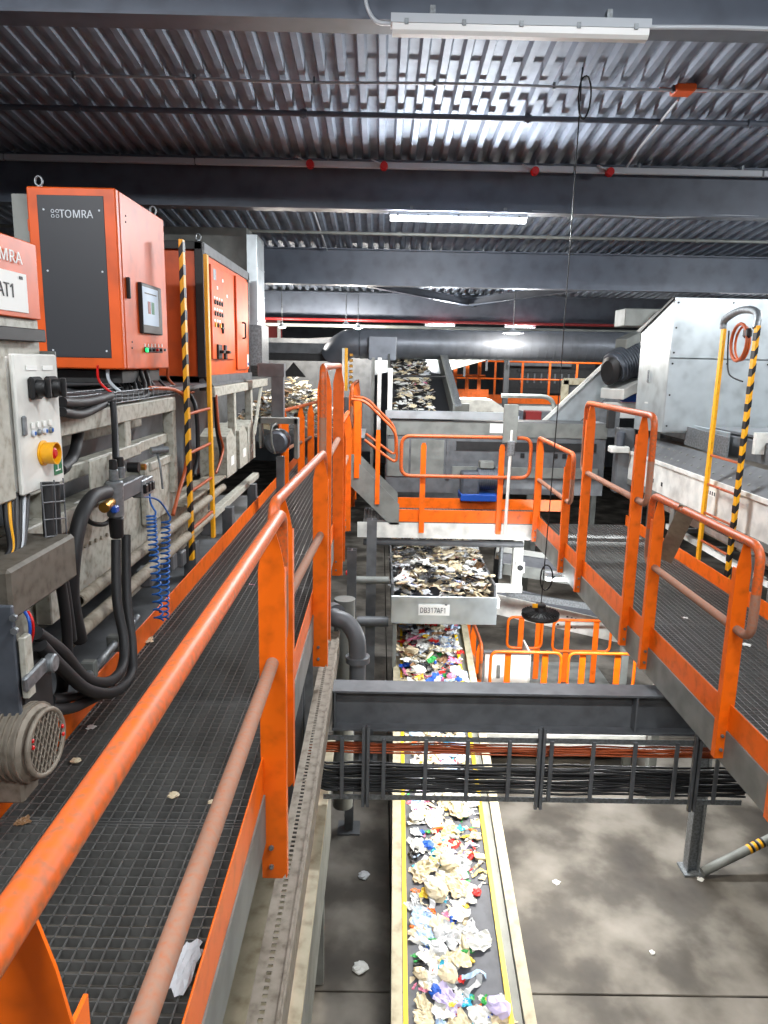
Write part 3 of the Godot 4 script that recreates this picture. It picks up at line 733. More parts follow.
	var d2 := part_box("door", M.cabinet_orange, t, Vector3(X + 0.004, 2.16, -7.62), Vector3(0.022, 0.86, 1.05), 0.005)
	part_box("door", M.cabinet_orange, t, Vector3(X + 0.004, 2.12, -8.66), Vector3(0.02, 1.0, 0.70), 0.005)
	for r in 3:
		for k in (4 if r < 2 else 3):
			var p := Vector3(X + 0.014, 2.26 - r * 0.105, -7.22 - k * 0.105)
			obj(mb().cyl(p, p + OUT * 0.014, 0.022, 10), "push_button", [M.black, M.black, M.yellow][r] if (k + r) % 3 else M.dark, d2)
			part_box("tag", M.paper, d2, p + Vector3(0, 0.042, 0), Vector3(0.003, 0.02, 0.05))
	var ks := Vector3(X + 0.02, 2.03, -7.52)
	obj(mb().box(ks, Vector3(0.03, 0.10, 0.02), 0.004).box(ks, Vector3(0.03, 0.02, 0.10), 0.004), "key_switch", M.dark, d2)
	for z in [-7.34, -7.62]:
		obj(mb().box(Vector3(X + 0.02, 1.80, z), Vector3(0.03, 0.14, 0.17 if z > -7.5 else 0.10), 0.005).box(Vector3(X + 0.05, 1.80, z), Vector3(0.05, 0.03, 0.09), 0.006), "main_switch", M.black, d2)
	part_box("rating_plate", M.galv, d2, Vector3(X + 0.016, 2.51, -7.24), Vector3(0.003, 0.10, 0.12))
	for q in [[2.49, -7.6], [2.36, -7.8], [2.40, -7.35]]:
		part_box("sticker", M.paper, d2, Vector3(X + 0.016, q[0], q[1]), Vector3(0.002, 0.03, 0.05))
	obj(mb().tube(bend([Vector3(X, 2.14, -8.62), Vector3(X + 0.05, 2.14, -8.62), Vector3(X + 0.05, 1.97, -8.62), Vector3(X, 1.97, -8.62)], 0.02), 0.010, 6), "handle", M.black, t)
	part_box("sticker", M.paper, t, Vector3(X + 0.016, 1.72, -8.93), Vector3(0.003, 0.14, 0.09))
	part_box("sticker", M.blue, t, Vector3(X + 0.018, 1.68, -8.93), Vector3(0.003, 0.03, 0.08))

	# galvanised air trunk behind the switch cabinet
	t = thing("air_duct", "tall galvanised sheet metal duct behind the orange switch cabinet", "duct", Vector3(-2.05, 1.5, -10))
	part_box("trunk", M.girder, t, Vector3(-2.25, 2.72, -10.1), Vector3(1.12, 1.22, 0.95), 0.006)
	part_box("side_duct", M.sheet, t, Vector3(-1.62, 2.66, -9.8), Vector3(0.13, 1.16, 0.55), 0.004)
	obj(mb().prism(PackedVector2Array([Vector2(-0.28, 0.30), Vector2(0.28, 0.30), Vector2(0.28, -0.20), Vector2(0.12, -0.34), Vector2(-0.28, -0.34)]), 0.16, Transform3D(Basis(Vector3.BACK, Vector3.UP, Vector3.LEFT), Vector3(-1.58, 1.86, -9.75))), "lower_box", M.galv, t)
	for k in 4:
		part_box("flange", M.sheet, t, Vector3(-1.555, 2.2 + 0.33 * k, -9.8), Vector3(0.012, 0.012, 0.55))

	# cut-off sign cabinet at the near end
	var S := -1.52
	t = thing("sign_cabinet", "orange cabinet cut off by the picture edge with a white paper sign", "cabinet", Vector3(S - 0.3, 1.9, -2.8))
	var c0 := on_x(29, 241, S)
	var c1 := on_x(33, 318, S)
	part_box("body", M.cabinet_orange, t, Vector3(S - 0.3, (c0.y + c1.y) / 2 - 0.005, -2.40), Vector3(0.6, c0.y - c1.y, 2.40 - 0.0 + (c0.z + 2.40) * -1.0 - 1.35), 0.004)
	part_box("base", M.dark, t, Vector3(S - 0.28, c1.y - 0.075, -2.36), Vector3(0.62, 0.055, 2.0), 0.004)
	var pz := on_x(26, 290, S).z
	var sy0 := on_x(26, 313, S).y
	var sy1 := on_x(26, 275, S).y
	part_box("paper_sign", M.paper, t, Vector3(S + 0.003, (sy0 + sy1) / 2, pz + 0.25), Vector3(0.004, sy1 - sy0, 0.5))
	text("AT1", 0.058, M.ink, t, on_x(14.5, 291, S + 0.007) + Vector3(0, 0, 0.065), Vector3.FORWARD, Vector3.UP, "lettering", 0.13)
	text("TOMRA", 0.05, M.paper, t, on_x(22.0, 259, S + 0.007) + Vector3(0, 0, 0.16), Vector3.FORWARD, Vector3.UP, "lettering", 0.32)
	part_box("print_line", M.ink, t, on_x(21, 278, S + 0.007), Vector3(0.001, 0.012, 0.03))
	t = thing("support_post", "pale grey slotted post between the sign cabinet and the sorter cabinet", "post", on_z(24, 380, -4.72))
	var pp := on_z(24, 250, -4.72)
	obj(mb().box(Vector3(pp.x, 2.08, -4.72), Vector3(0.10, 1.20, 0.005)).box(Vector3(pp.x - 0.05, 2.08, -4.76), Vector3(0.005, 1.20, 0.08)).box(Vector3(pp.x + 0.05, 2.08, -4.76), Vector3(0.005, 1.06, 0.08)), "channel", M.girder, t)

	# white switch box with the emergency stop
	var Z0 := -2.70
	var Z1 := -3.06
	var B := -1.32
	t = thing("switch_box", "white wall switch box with two black rotary switches and yellow emergency stop", "switch box", Vector3(B - 0.12, 1.23, (Z0 + Z1) / 2))
	part_box("body", M.white, t, Vector3(B - 0.14, 1.475, (Z0 + Z1) / 2), Vector3(0.24, 0.50, Z0 - Z1 - 0.01), 0.006)
	var dd := part_box("door", M.white, t, Vector3(B - 0.012, 1.475, (Z0 + Z1) / 2), Vector3(0.022, 0.52, Z0 - Z1), 0.006)
	for q in [[32.5, 388], [48.5, 387]]:
		var p := on_x(q[0], q[1], B)
		var o := part_box("rotary_switch", M.black, dd, p + OUT * 0.012, Vector3(0.024, 0.085, 0.085), 0.008)
		obj(mb().cyl(p, p + OUT * 0.055, 0.036, 16, 0.032, 0.006).box(p + OUT * 0.06, Vector3(0.02, 0.075, 0.016), 0.004), "knob", M.black, o)
		part_box("name_plate", M.paper, dd, p + Vector3(0.002, 0.075, 0), Vector3(0.003, 0.018, 0.085))
	part_box("lock_handle", M.galv, dd, on_x(24.5, 426, B + 0.006), Vector3(0.014, 0.075, 0.025), 0.006)
	for k in 4:
		var p := on_x(32.5 + k * 5.8, 433.5 - k * 1.2, B)
		var o := obj(mb().cyl(p, p + OUT * 0.012, 0.013, 12, 0.012, 0.002), "pilot_button", M.screen_print if k % 2 == 0 else M.galv, dd)
		part_box("tag", M.paper, o, p + Vector3(0.004, 0.03, 0), Vector3(0.006, 0.022, 0.024), 0.001)
		part_box("button_cap", M.hose_blue if k != 1 else M.galv, o, p + OUT * 0.012, Vector3(0.004, 0.014, 0.014), 0.002)
	var ep := on_x(43, 453, B)
	var es := obj(mb().lathe([Vector2(0.05, 0.0), Vector2(0.05, 0.006), Vector2(0.042, 0.008), Vector2(0.044, 0.055), Vector2(0.039, 0.055), Vector2(0.037, 0.01)], Transform3D(Basis(Vector3.UP, Vector3.RIGHT, Vector3.BACK), ep), 20), "emergency_shroud", M.yellow, dd, "yellow collar round a red mushroom button")
	obj(mb().lathe([Vector2(0.012, 0.0), Vector2(0.012, 0.03), Vector2(0.022, 0.032), Vector2(0.022, 0.046), Vector2(0.014, 0.052), Vector2(0, 0.053)], Transform3D(Basis(Vector3.UP, Vector3.RIGHT, Vector3.BACK), ep), 14), "mushroom_button", M.red, es)
	var gs := part_box("green_sign", M.green, dd, on_x(58, 465, B + 0.001), Vector3(0.002, 0.075, 0.075))
	var gp := on_x(58, 465, B + 0.003)
	obj(mb().box(gp, Vector3(0.001, 0.04, 0.005)).box(gp + Vector3(0, 0.02, 0), Vector3(0.001, 0.012, 0.014)).box(gp + Vector3(0, -0.02, 0), Vector3(0.001, 0.005, 0.045)), "pictogram", M.paper, gs)
	t = thing("switch_box", "plain dirty white cabinet beside the white switch box, cut off", "cabinet", Vector3(B - 0.2, 1.2, -2.2))
	part_box("body", M.machine, t, Vector3(B - 0.16, 1.47, -2.35), Vector3(0.3, 0.52, 0.63), 0.006)
	part_box("lower_frame", M.machine, t, Vector3(B - 0.4, 1.80, -2.9), Vector3(0.36, 0.17, 1.0), 0.004)
	t = thing("back_plate", "grey mounting plate behind the white switch box", "plate", Vector3(-1.6, 1.3, -3.5))
	part_box("plate", M.girder, t, Vector3(-1.52, 1.50, -3.40), Vector3(0.10, 0.50, 0.012), 0.002)

func build_machine() -> void:
	var X := -1.5
	var t := thing("sorting_machine", "grey steel sorting machine frame below the orange cabinets", "machine", Vector3(-1.9, 0, -6))
	var m: Material = M.machine
	# long rails
	for q in [[1.405, 0.10, -3.2, -5.45, X], [1.17, 0.075, -3.1, -4.62, X], [1.16, 0.07, -4.75, -5.45, X - 0.05], [1.01, 0.06, -4.9, -5.45, X - 0.03], [1.275, 0.07, -3.1, -5.4, X - 0.24], [0.96, 0.10, -3.0, -3.62, X + 0.02], [1.435, 0.09, -6.75, -8.5, X], [1.45, 0.09, -8.55, -9.7, X + 0.03], [0.30, 0.07, -4.3, -9.2, X - 0.02]]:
		part_box("frame_rail", m, t, Vector3(q[4] - 0.04, q[0], (q[2] + q[3]) / 2), Vector3(0.08, q[1], q[2] - q[3]), 0.006)
	for q in [[-4.42, 0.10, 1.15, 1.38], [-5.42, 0.08, 0.75, 1.40], [-7.72, 0.10, 0.85, 1.40], [-8.72, 0.10, 0.75, 1.42], [-3.3, 0.09, 0.5, 1.4]]:
		part_box("upright", m, t, Vector3(X - 0.045, (q[2] + q[3]) / 2, q[0]), Vector3(0.075, q[3] - q[2], q[1]), 0.006)
	obj(mb().bar(Vector3(X, 0.86, -8.8), Vector3(X, 1.40, -9.35), 0.02, 0.035, Vector3.RIGHT, 0.003), "brace", m, t)
	# dark inside and deck
	part_box("inner_box", M.steel_grey, t, Vector3(-2.35, 1.0, -5.6), Vector3(0.7, 1.05, 7.0), 0.01)
	part_box("deck_plate", M.steel_grey, t, Vector3(-1.95, 1.50, -5.6), Vector3(0.8, 0.03, 6.6))
	# lower side wall
	part_box("side_panel", M.machine, t, Vector3(-1.66, 0.72, -4.25), Vector3(0.12, 0.50, 2.3), 0.01)
	part_box("side_panel", M.machine_dirty, t, Vector3(-1.64, 0.46, -6.0), Vector3(0.12, 0.36, 1.4), 0.01)
	part_box("chute_side", M.machine, t, Vector3(-1.57, 0.83, -5.15), Vector3(0.05, 0.42, 0.62), 0.01)
	part_box("drip_plate", M.machine_dirty, t, Vector3(-1.58, 0.62, -6.3), Vector3(0.2, 0.02, 1.5), 0.004)
	for q in [[-7.3, 0.36], [-7.95, 0.42], [-8.45, 0.36]]:
		obj(mb().prism(PackedVector2Array([Vector2(-0.24, -0.20), Vector2(0.22, -0.20), Vector2(0.22, 0.12), Vector2(0.0, 0.26), Vector2(-0.24, 0.2)]), 0.26, Transform3D(Basis(Vector3.FORWARD, Vector3.UP, Vector3.RIGHT), Vector3(-1.60, 0.80, q[0]))), "chute_box", M.machine, t)
		part_box("paper_label", M.paper, t, Vector3(-1.468, 0.74, q[0] - 0.02), Vector3(0.002, 0.09, 0.16))
	# shaft tubes with open ends
	for q in [[0.555, -3.45, -6.8, 0.033], [0.40, -3.3, -6.3, 0.036]]:
		var ln: float = q[1] - q[2]
		obj(mb().lathe([Vector2(q[3] * 0.75, ln - 0.3), Vector2(q[3] * 0.75, ln), Vector2(q[3], ln), Vector2(q[3], 0.0)], Transform3D(Basis(Vector3.RIGHT, Vector3.BACK, Vector3.DOWN), Vector3(-1.46, q[0], q[2])), 14), "shaft_tube", M.machine_dirty, t)
	obj(mb().cyl(Vector3(-1.40, 0.20, -3.25), Vector3(-1.40, 0.24, -4.1), 0.022, 10), "tie_rod", M.galv, t)
	for q in [-3.4, -3.75]:
		part_box("clamp", M.girder, t, Vector3(-1.41, 0.22, q), Vector3(0.07, 0.09, 0.05), 0.006)
	# round inspection cover
	var c := Vector3(-1.59, 0.86, -3.78)
	obj(mb().lathe([Vector2(0, 0.02), Vector2(0.10, 0.02), Vector2(0.115, 0.012), Vector2(0.115, 0.0)], Transform3D(Basis(Vector3.UP, Vector3.RIGHT, Vector3.BACK), c + OUT * 0.03), 24), "inspection_cover", M.machine_dirty, t)
	for k in 5:
		var p := on_x(84 + k * 5.5, 546 - k * 2.8, -1.60)
		obj(mb().cyl(p, p + OUT * 0.012, 0.012, 8), "bolt", M.machine_dirty, t)
	# legs and ground frame
	for z in [-5.75, -7.2, -8.6]:
		part_box("leg", M.steel_grey, t, Vector3(-1.50, 0.12, z), Vector3(0.10, 0.34, 0.12), 0.004)
	part_box("plinth", M.steel_grey, t, Vector3(-1.85, -0.08, -5.9), Vector3(0.6, 0.16, 7.0))
	for q in [[-4.6, 0.34], [-5.1, 0.3], [-5.35, 0.26], [-6.3, 0.28]]:
		part_box("bearing_block", M.steel_grey, t, Vector3(-1.5, q[1], q[0]), Vector3(0.10, 0.12, 0.12), 0.01)

	# wire basket tray with a bundle of black hoses
	t = thing("wire_tray", "wire basket cable tray on the machine rail under the sorter cabinet", "cable tray", Vector3(-1.58, 1.46, -4.4))
	for q in [[-1.50, 1.475], [-1.50, 1.535], [-1.70, 1.475], [-1.70, 1.535], [-1.6, 1.47]]:
		obj(mb().cyl(Vector3(q[0], q[1], -3.4), Vector3(q[0], q[1], -5.42), 0.0035, 6), "long_wire", M.galv, t)
	for k in 21:
		var z := -3.42 - k * 0.1
		obj(mb().tube(bend([Vector3(-1.70, 1.54, z), Vector3(-1.70, 1.47, z), Vector3(-1.50, 1.47, z), Vector3(-1.50, 1.54, z)], 0.01, false, 2), 0.003, 5), "cross_wire", M.galv, t)
	for k in 7:
		var x := -1.53 - 0.028 * k
		var yy := 1.492 + 0.02 * (k % 2)
		solo(mb().tube(curve([Vector3(x + 0.05, yy + 0.03, -2.9), Vector3(x + 0.02, yy + 0.02, -3.5), Vector3(x, yy, -4.2), Vector3(x, yy, -4.9), Vector3(x - 0.1, yy + 0.14, -5.2 + 0.06 * k)]), 0.015, 8), "cable", M.rubber, "black cable lying in the wire basket tray", "cable", "black cables in the wire basket tray")
	# cables dropping from the cabinet
	for k in 8:
		var a := on_x(98 + k * 10, 372, -1.72)
		var mt: Material = [M.red, M.housing, M.rubber, M.black, M.rubber, M.cable_grey, M.rubber, M.cable_orange][k]
		solo(mb().tube(curve([a + Vector3(0, 0.04, 0), a + Vector3(0.0, -0.06, -0.02), a + Vector3(0.08, -0.15, -0.10), a + Vector3(0.12, -0.17, -0.32)]), 0.011 if k != 0 else 0.008, 8), "cable", mt, ["red cable", "white cable", "black cable", "black cable", "black cable", "grey cable", "black cable", "orange cable"][k] + " bending out from under the sorter cabinet", "cable", "cables under the sorter cabinet")
	# the orange and brown cables running down beside the ladder
	solo(mb().tube(curve([on_x(150, 388, -1.52), on_x(175, 390, -1.48), on_x(186, 402, -1.46), on_x(188, 440, -1.46), on_x(185, 470, -1.46), on_x(178, 495, -1.46), on_x(173, 515, -1.46)]), 0.014, 8), "cable", M.cable_orange, "orange cable curving down inside the left striped ladder", "cable")
	solo(mb().tube(curve([on_x(205, 378, -1.58), on_x(214, 392, -1.52), on_x(217, 430, -1.50), on_x(221, 455, -1.50), on_x(217, 472, -1.5)]), 0.016, 8), "cable", M.rubber, "black cable loop behind the left striped ladder", "cable")
	solo(mb().tube(curve([on_x(216, 395, -1.50), on_x(219, 430, -1.47), on_x(223, 450, -1.47), on_x(216, 473, -1.47)]), 0.012, 8), "cable", M.cable_orange, "brown cable beside the black loop behind the left striped ladder", "cable")

	# compressed-air service unit
	t = thing("air_service_unit", "grey compressed air filter regulator with black bowl and brass fitting", "regulator", on_x(117, 570, -1.36))
	var f := on_x(115, 500, -1.36)
	part_box("mount_plate", m, t, f + Vector3(-0.06, 0.10, 0.02), Vector3(0.01, 0.24, 0.28), 0.002)
	obj(mb().cyl(f + Vector3(0, -0.09, 0), f + Vector3(0, 0.10, 0), 0.042, 16, 0.046, 0.008), "filter_body", M.galv, t)
	obj(mb().cyl(f + Vector3(0, -0.20, 0), f + Vector3(0, -0.09, 0), 0.034, 16, 0.038, 0.006), "bowl", M.black, t)
	for k in 2:
		var g := f + Vector3(0, 0.10, -0.10 * k)
		var k1 := obj(mb().cyl(g, g + Vector3(0, 0.06, 0), 0.024, 12, 0.024, 0.004), "adjuster", M.galv, t)
		obj(mb().cyl(g + Vector3(0, 0.06, 0), g + Vector3(0, 0.11, 0), 0.022, 12, 0.020, 0.004), "knob", M.black, k1)
	part_box("manifold", M.steel_grey, t, f + Vector3(0, 0.03, -0.2), Vector3(0.07, 0.09, 0.34), 0.006)
	part_box("valve_block", M.galv, t, f + Vector3(0.01, 0.0, -0.42), Vector3(0.06, 0.10, 0.20), 0.006)
	for k in 3:
		part_box("solenoid", M.black, t, f + Vector3(0.045, 0.0, -0.35 - 0.06 * k), Vector3(0.03, 0.05, 0.04), 0.004)
	obj(mb().cyl(f + Vector3(0.0, 0.14, -0.22), f + Vector3(0.06, 0.14, -0.22), 0.028, 14), "pressure_gauge", M.black, t)
	obj(mb().cyl(f + Vector3(0.02, 0.13, -0.30), f + Vector3(0.07, 0.13, -0.30), 0.018, 10), "brass_plug", M.brass, t)
	obj(mb().cyl(f + Vector3(0, 0.0, 0.05), f + Vector3(0, -0.01, 0.16), 0.024, 12, 0.028, 0.004), "brass_fitting", M.brass, t)
	part_box("blue_valve", M.blue, t, f + Vector3(0.03, -0.03, 0.09), Vector3(0.03, 0.035, 0.05), 0.006)
	obj(mb().tube(curve([f + Vector3(0.0, 0.15, -0.75), f + Vector3(0.03, 0.08, -0.70), f + Vector3(0.04, -0.06, -0.70)]), 0.007, 6).cyl(f + Vector3(-0.03, 0.17, -0.72), f + Vector3(0.05, 0.17, -0.80), 0.022, 10), "fitting", M.galv, t)
	solo(mb().tube([on_x(113, 402, -1.46), on_x(115, 430, -1.44), on_x(116, 460, -1.38)], 0.018, 10), "hose", M.rubber, "straight black hose coming down onto the air regulator", "hose")
	# thick hoses
	var hs := [
		[[[107, 492, -1.34], [92, 498, -1.33], [80, 520, -1.33], [73, 560, -1.34], [72, 600, -1.36], [80, 640, -1.38]], 0.034, "thick ribbed black hose arching from the brass fitting"],
		[[[108, 500, -1.40], [112, 515, -1.42], [105, 524, -1.44], [90, 522, -1.46], [80, 508, -1.48]], 0.012, "thin black hose ring around the round inspection cover"],
		[[[116, 540, -1.36], [117, 600, -1.33], [124, 640, -1.28], [122, 668, -1.25], [108, 682, -1.22], [85, 678, -1.2], [62, 652, -1.2], [36, 633, -1.2]], 0.025, "upper black hose looping from the regulator to the dark drive"],
		[[[126, 535, -1.36], [127, 600, -1.33], [132, 645, -1.27], [131, 675, -1.24], [114, 692, -1.21], [88, 690, -1.19], [62, 668, -1.19], [40, 645, -1.19]], 0.025, "lower black hose looping from the regulator to the dark drive"],
		[[[47, 482, -1.30], [50, 540, -1.30], [60, 580, -1.30], [66, 620, -1.31], [68, 655, -1.33]], 0.022, "black hose inside the wire ladder under the switch box"],
		[[[54, 482, -1.32], [57, 545, -1.32], [65, 590, -1.33], [72, 640, -1.35]], 0.022, "second black hose inside the wire ladder under the switch box"],
		[[[50, 700, -1.25], [75, 696, -1.26], [92, 690, -1.29], [104, 684, -1.32]], 0.022, "short black hose lying on the grating by the drive"],
		[[[50, 710, -1.22], [72, 708, -1.23], [90, 700, -1.27], [97, 697, -1.30]], 0.022, "short frayed black hose lying beside the other on the grating"],
		[[[44, 660, -1.25], [60, 668, -1.27], [62, 690, -1.29], [50, 712, -1.29]], 0.024, "black hose curling down behind the drive bracket"],
	]
	for h in hs:
		solo(mb().tube(curve(h[0].map(func(q): return on_x(q[0], q[1], q[2])), 7), h[1], 12), "hose", M.rubber, h[2], "hose")
	for h in [[[[62, 402, -1.42], [85, 402, -1.46], [110, 396, -1.5]], 0.024, "thick black cable leaving the switch box toward the wire tray"], [[[62, 412, -1.42], [82, 414, -1.46], [104, 404, -1.5]], 0.022, "second thick black cable leaving the switch box toward the wire tray"], [[[78, 432, -1.62], [76, 448, -1.56], [70, 462, -1.55], [60, 470, -1.5]], 0.03, "black hose bend between the frame rails by the switch box"], [[[190, 395, -1.62], [196, 410, -1.55], [198, 450, -1.54], [194, 475, -1.54]], 0.018, "black hose inside the frame at the striped stile"]]:
		solo(mb().tube(curve(h[0].map(func(q): return on_x(q[0], q[1], q[2])), 7), h[1], 10), "hose", M.rubber, h[2], "hose")
	# bundle of thin wires under the switch boxes
	for k in 7:
		solo(mb().tube(curve([on_x(4 + k * 4, 488, -1.36), on_x(6 + k * 3.4, 520, -1.34), on_x(10 + k * 2.0, 548, -1.33), on_x(1 + k, 560, -1.34)]), 0.009, 7), "cable", [M.rubber, M.yellow, M.black, M.cable_grey, M.rubber, M.housing, M.cable_grey][k], ["black", "yellow", "black", "grey", "black", "white", "grey"][k] + " cable hanging below the white switch boxes", "cable", "cables below the switch boxes")
	# wire ladder
	t = thing("wire_ladder", "narrow wire ladder holding two hoses under the switch box", "cable tray", on_x(55, 545, -1.28))
	for q in [[41, 482, 46, 538], [54, 480, 57, 540], [63, 478, 67, 540]]:
		obj(mb().cyl(on_x(q[0], q[1], -1.28), on_x(q[2], q[3], -1.28), 0.003, 6), "long_wire", M.steel_grey, t)
	for k in 4:
		obj(mb().cyl(on_x(41 + k * 1.4, 486 + k * 17, -1.28), on_x(63 + k * 1.2, 484 + k * 17, -1.28), 0.003, 6), "cross_wire", M.steel_grey, t)
	# coiled blue air lines
	for k in 2:
		var a := on_x(148 if k == 0 else 165, 480 if k == 0 else 500, -1.34)
		var top := on_x([151, 166][k], [515, 520][k], -1.34)
		var bot := on_x([159, 164][k], [622, 620][k], -1.30)
		var p := curve([on_x(150, 476, -1.38) if k == 0 else on_x(136, 496, -1.36), on_x(150, 500, -1.35) if k == 0 else on_x(158, 500, -1.34), top + Vector3(0.028, 0.02, 0)], 6)
		for i in 220:
			var u := i / 220.0
			var cc := top.lerp(bot, u * u * 0.5 + u * 0.5 if k == 0 else u)
			var an := u * TAU * 19.0
			p.append(cc + Vector3(cos(an) * 0.026, 0, sin(an) * 0.026))
		solo(mb().tube(p, 0.006, 6), "air_hose", M.hose_blue, ["coiled blue air hose, the one stretched at its top", "coiled blue air hose, the one next to the ladder"][k], "hose")

	# dark drive at the near end
	t = thing("belt_drive", "dark grey belt drive with dusty motor and mesh fan guard", "motor", Vector3(-1.25, 0.1, -2.5))
	var q0 := on_x(20, 610, -1.16)
	part_box("cover_plate", M.motor, t, Vector3(-1.36, 0.62, -2.32), Vector3(0.32, 0.60, 0.02), 0.004)
	part_box("cover_plate", M.dark, t, Vector3(-1.23, 0.52, -2.46), Vector3(0.05, 0.30, 0.22), 0.006)
	part_box("gear_box", M.dusty_iron, t, Vector3(-1.35, 0.94, -2.62), Vector3(0.26, 0.18, 0.54), 0.012)
	part_box("bearing_plate", M.machine, t, Vector3(-1.18, 0.70, -2.34), Vector3(0.025, 0.22, 0.05), 0.004)
	for k in 2:
		var b := Vector3(-1.19, 0.88 + k * 0.045 - 0.04, -2.305)
		obj(mb().cyl(b, b + Vector3(0, 0, 0.014), 0.013, 6), "bolt", M.galv, t)
	for k in 2:
		obj(mb().tube(curve([on_x(25 + 3 * k, 612, -1.19), on_x(29 + 3 * k, 620, -1.17), on_x(30 + 3 * k, 632, -1.17), on_x(27 + 3 * k, 645, -1.19)]), 0.006, 6), "wire", [M.blue, M.red][k], t, ["blue wire", "red wire"][k])
	obj(mb().bar(on_x(24, 686, -1.17), on_x(45, 664, -1.16), 0.02, 0.055, Vector3.UP, 0.006).cyl(on_x(46, 663, -1.17), on_x(46, 663, -1.17) + OUT * 0.035, 0.034, 14, 0.034, 0.006), "tension_arm", M.galv, t)
	var ax := Vector3(1.0, 0.02, 0.10).normalized()
	var mc := on_x(46, 742, -1.14) - ax * 0.16
	obj(mb().cyl(mc, mc + ax * 0.14, 0.125, 24, 0.13, 0.012).cyl(mc + ax * -0.10, mc, 0.135, 24), "motor_body", M.rust, t)
	for k in 5:
		var rp := mc + ax * (0.015 + k * 0.026)
		obj(mb().cyl(rp, rp + ax * 0.008, 0.137, 24), "cooling_rib", M.rust, t)
	obj(mb().box(mc + ax * 0.03 + Vector3(0, -0.16, 0), Vector3(0.12, 0.10, 0.12), 0.01), "foot", M.rust, t)
	obj(mb().cyl(mc + ax * 0.14, mc + ax * 0.145, 0.095, 24), "fan_plate", M.dusty_iron, t)
	var gx := ax.cross(Vector3.UP).normalized()
	var gy := gx.cross(ax)
	var ringp := []
	for k in 24: ringp.append(mc + ax * 0.16 + (gx * cos(TAU * k / 24) + gy * sin(TAU * k / 24)) * 0.112)
	var gd := obj(mb().tube(ringp, 0.010, 8, true), "fan_guard", M.rust, t)
	for s in [-1, 1]:
		for k in 9:
			var off := -0.096 + k * 0.024
			var half := sqrt(maxf(0.0, 0.0121 - off * off))
			var dv: Vector3 = (gx * 0.5 + gy * 0.866 * s)
			var pv: Vector3 = (gx * 0.866 * s - gy * 0.5)
			obj(mb().cyl(mc + ax * 0.163 + pv * off - dv * half, mc + ax * 0.163 + pv * off + dv * half, 0.0028, 5), "guard_wire", M.rust, gd)
	for q in [[28, 738], [28, 746], [58, 752], [57, 762]]:
		var rb: Vector3 = mc + ax * 0.165 + (gx * (-0.085 if q[0] < 40 else 0.10)) * -1.0 + gy * (0.05 - (q[1] - 738) * 0.003)
		obj(mb().box(rb, Vector3(0.012, 0.014, 0.012), 0.003), "red_tag", M.red, gd)

	# orange toe board strip and small grey motor on a post further along
	var gm := on_x(285, 510, -1.12)
	t = thing("drive_motor", "grey square gear motor on a post at the end of the cabinet walkway", "motor", Vector3(-1.16, 0, -8.45))
	part_box("post", M.steel_grey, t, Vector3(-1.15, 0.32, -8.5), Vector3(0.09, 0.64, 0.09), 0.004)
	var fr := Vector3(-1.15, 0.86, -8.42)
	obj(mb().box(fr + Vector3(0, 0.20, 0), Vector3(0.44, 0.07, 0.16), 0.006).box(fr + Vector3(0.20, 0, 0), Vector3(0.05, 0.46, 0.16), 0.006).box(fr + Vector3(-0.205, 0.06, 0), Vector3(0.03, 0.35, 0.16), 0.006), "bracket", M.girder, t)
	obj(mb().lathe([Vector2(0, 0.12), Vector2(0.10, 0.12), Vector2(0.135, 0.08), Vector2(0.14, -0.12), Vector2(0, -0.12)], Transform3D(Basis(Vector3.RIGHT, Vector3.BACK, Vector3.DOWN), fr + Vector3(-0.02, -0.04, 0)), 18), "motor_body", M.motor, t)
	obj(mb().tube(curve([fr + Vector3(-0.02, 0.17, 0.1), fr + Vector3(-0.06, 0.12, 0.16), fr + Vector3(-0.06, -0.05, 0.16), fr + Vector3(-0.03, -0.17, 0.10)]), 0.011, 6), "cable", M.girder, t)
	part_box("column", M.steel_grey, t, Vector3(-1.17, 1.32, -8.5), Vector3(0.14, 0.50, 0.10), 0.004)
	part_box("head_box", M.steel_grey, t, Vector3(-1.24, 1.62, -8.5), Vector3(0.30, 0.15, 0.12), 0.004)
	ladder("yellow ladder with one black striped stile at the orange cabinets", -1.44, -5.53, -6.27, 0.20, 2.56, 0.0)

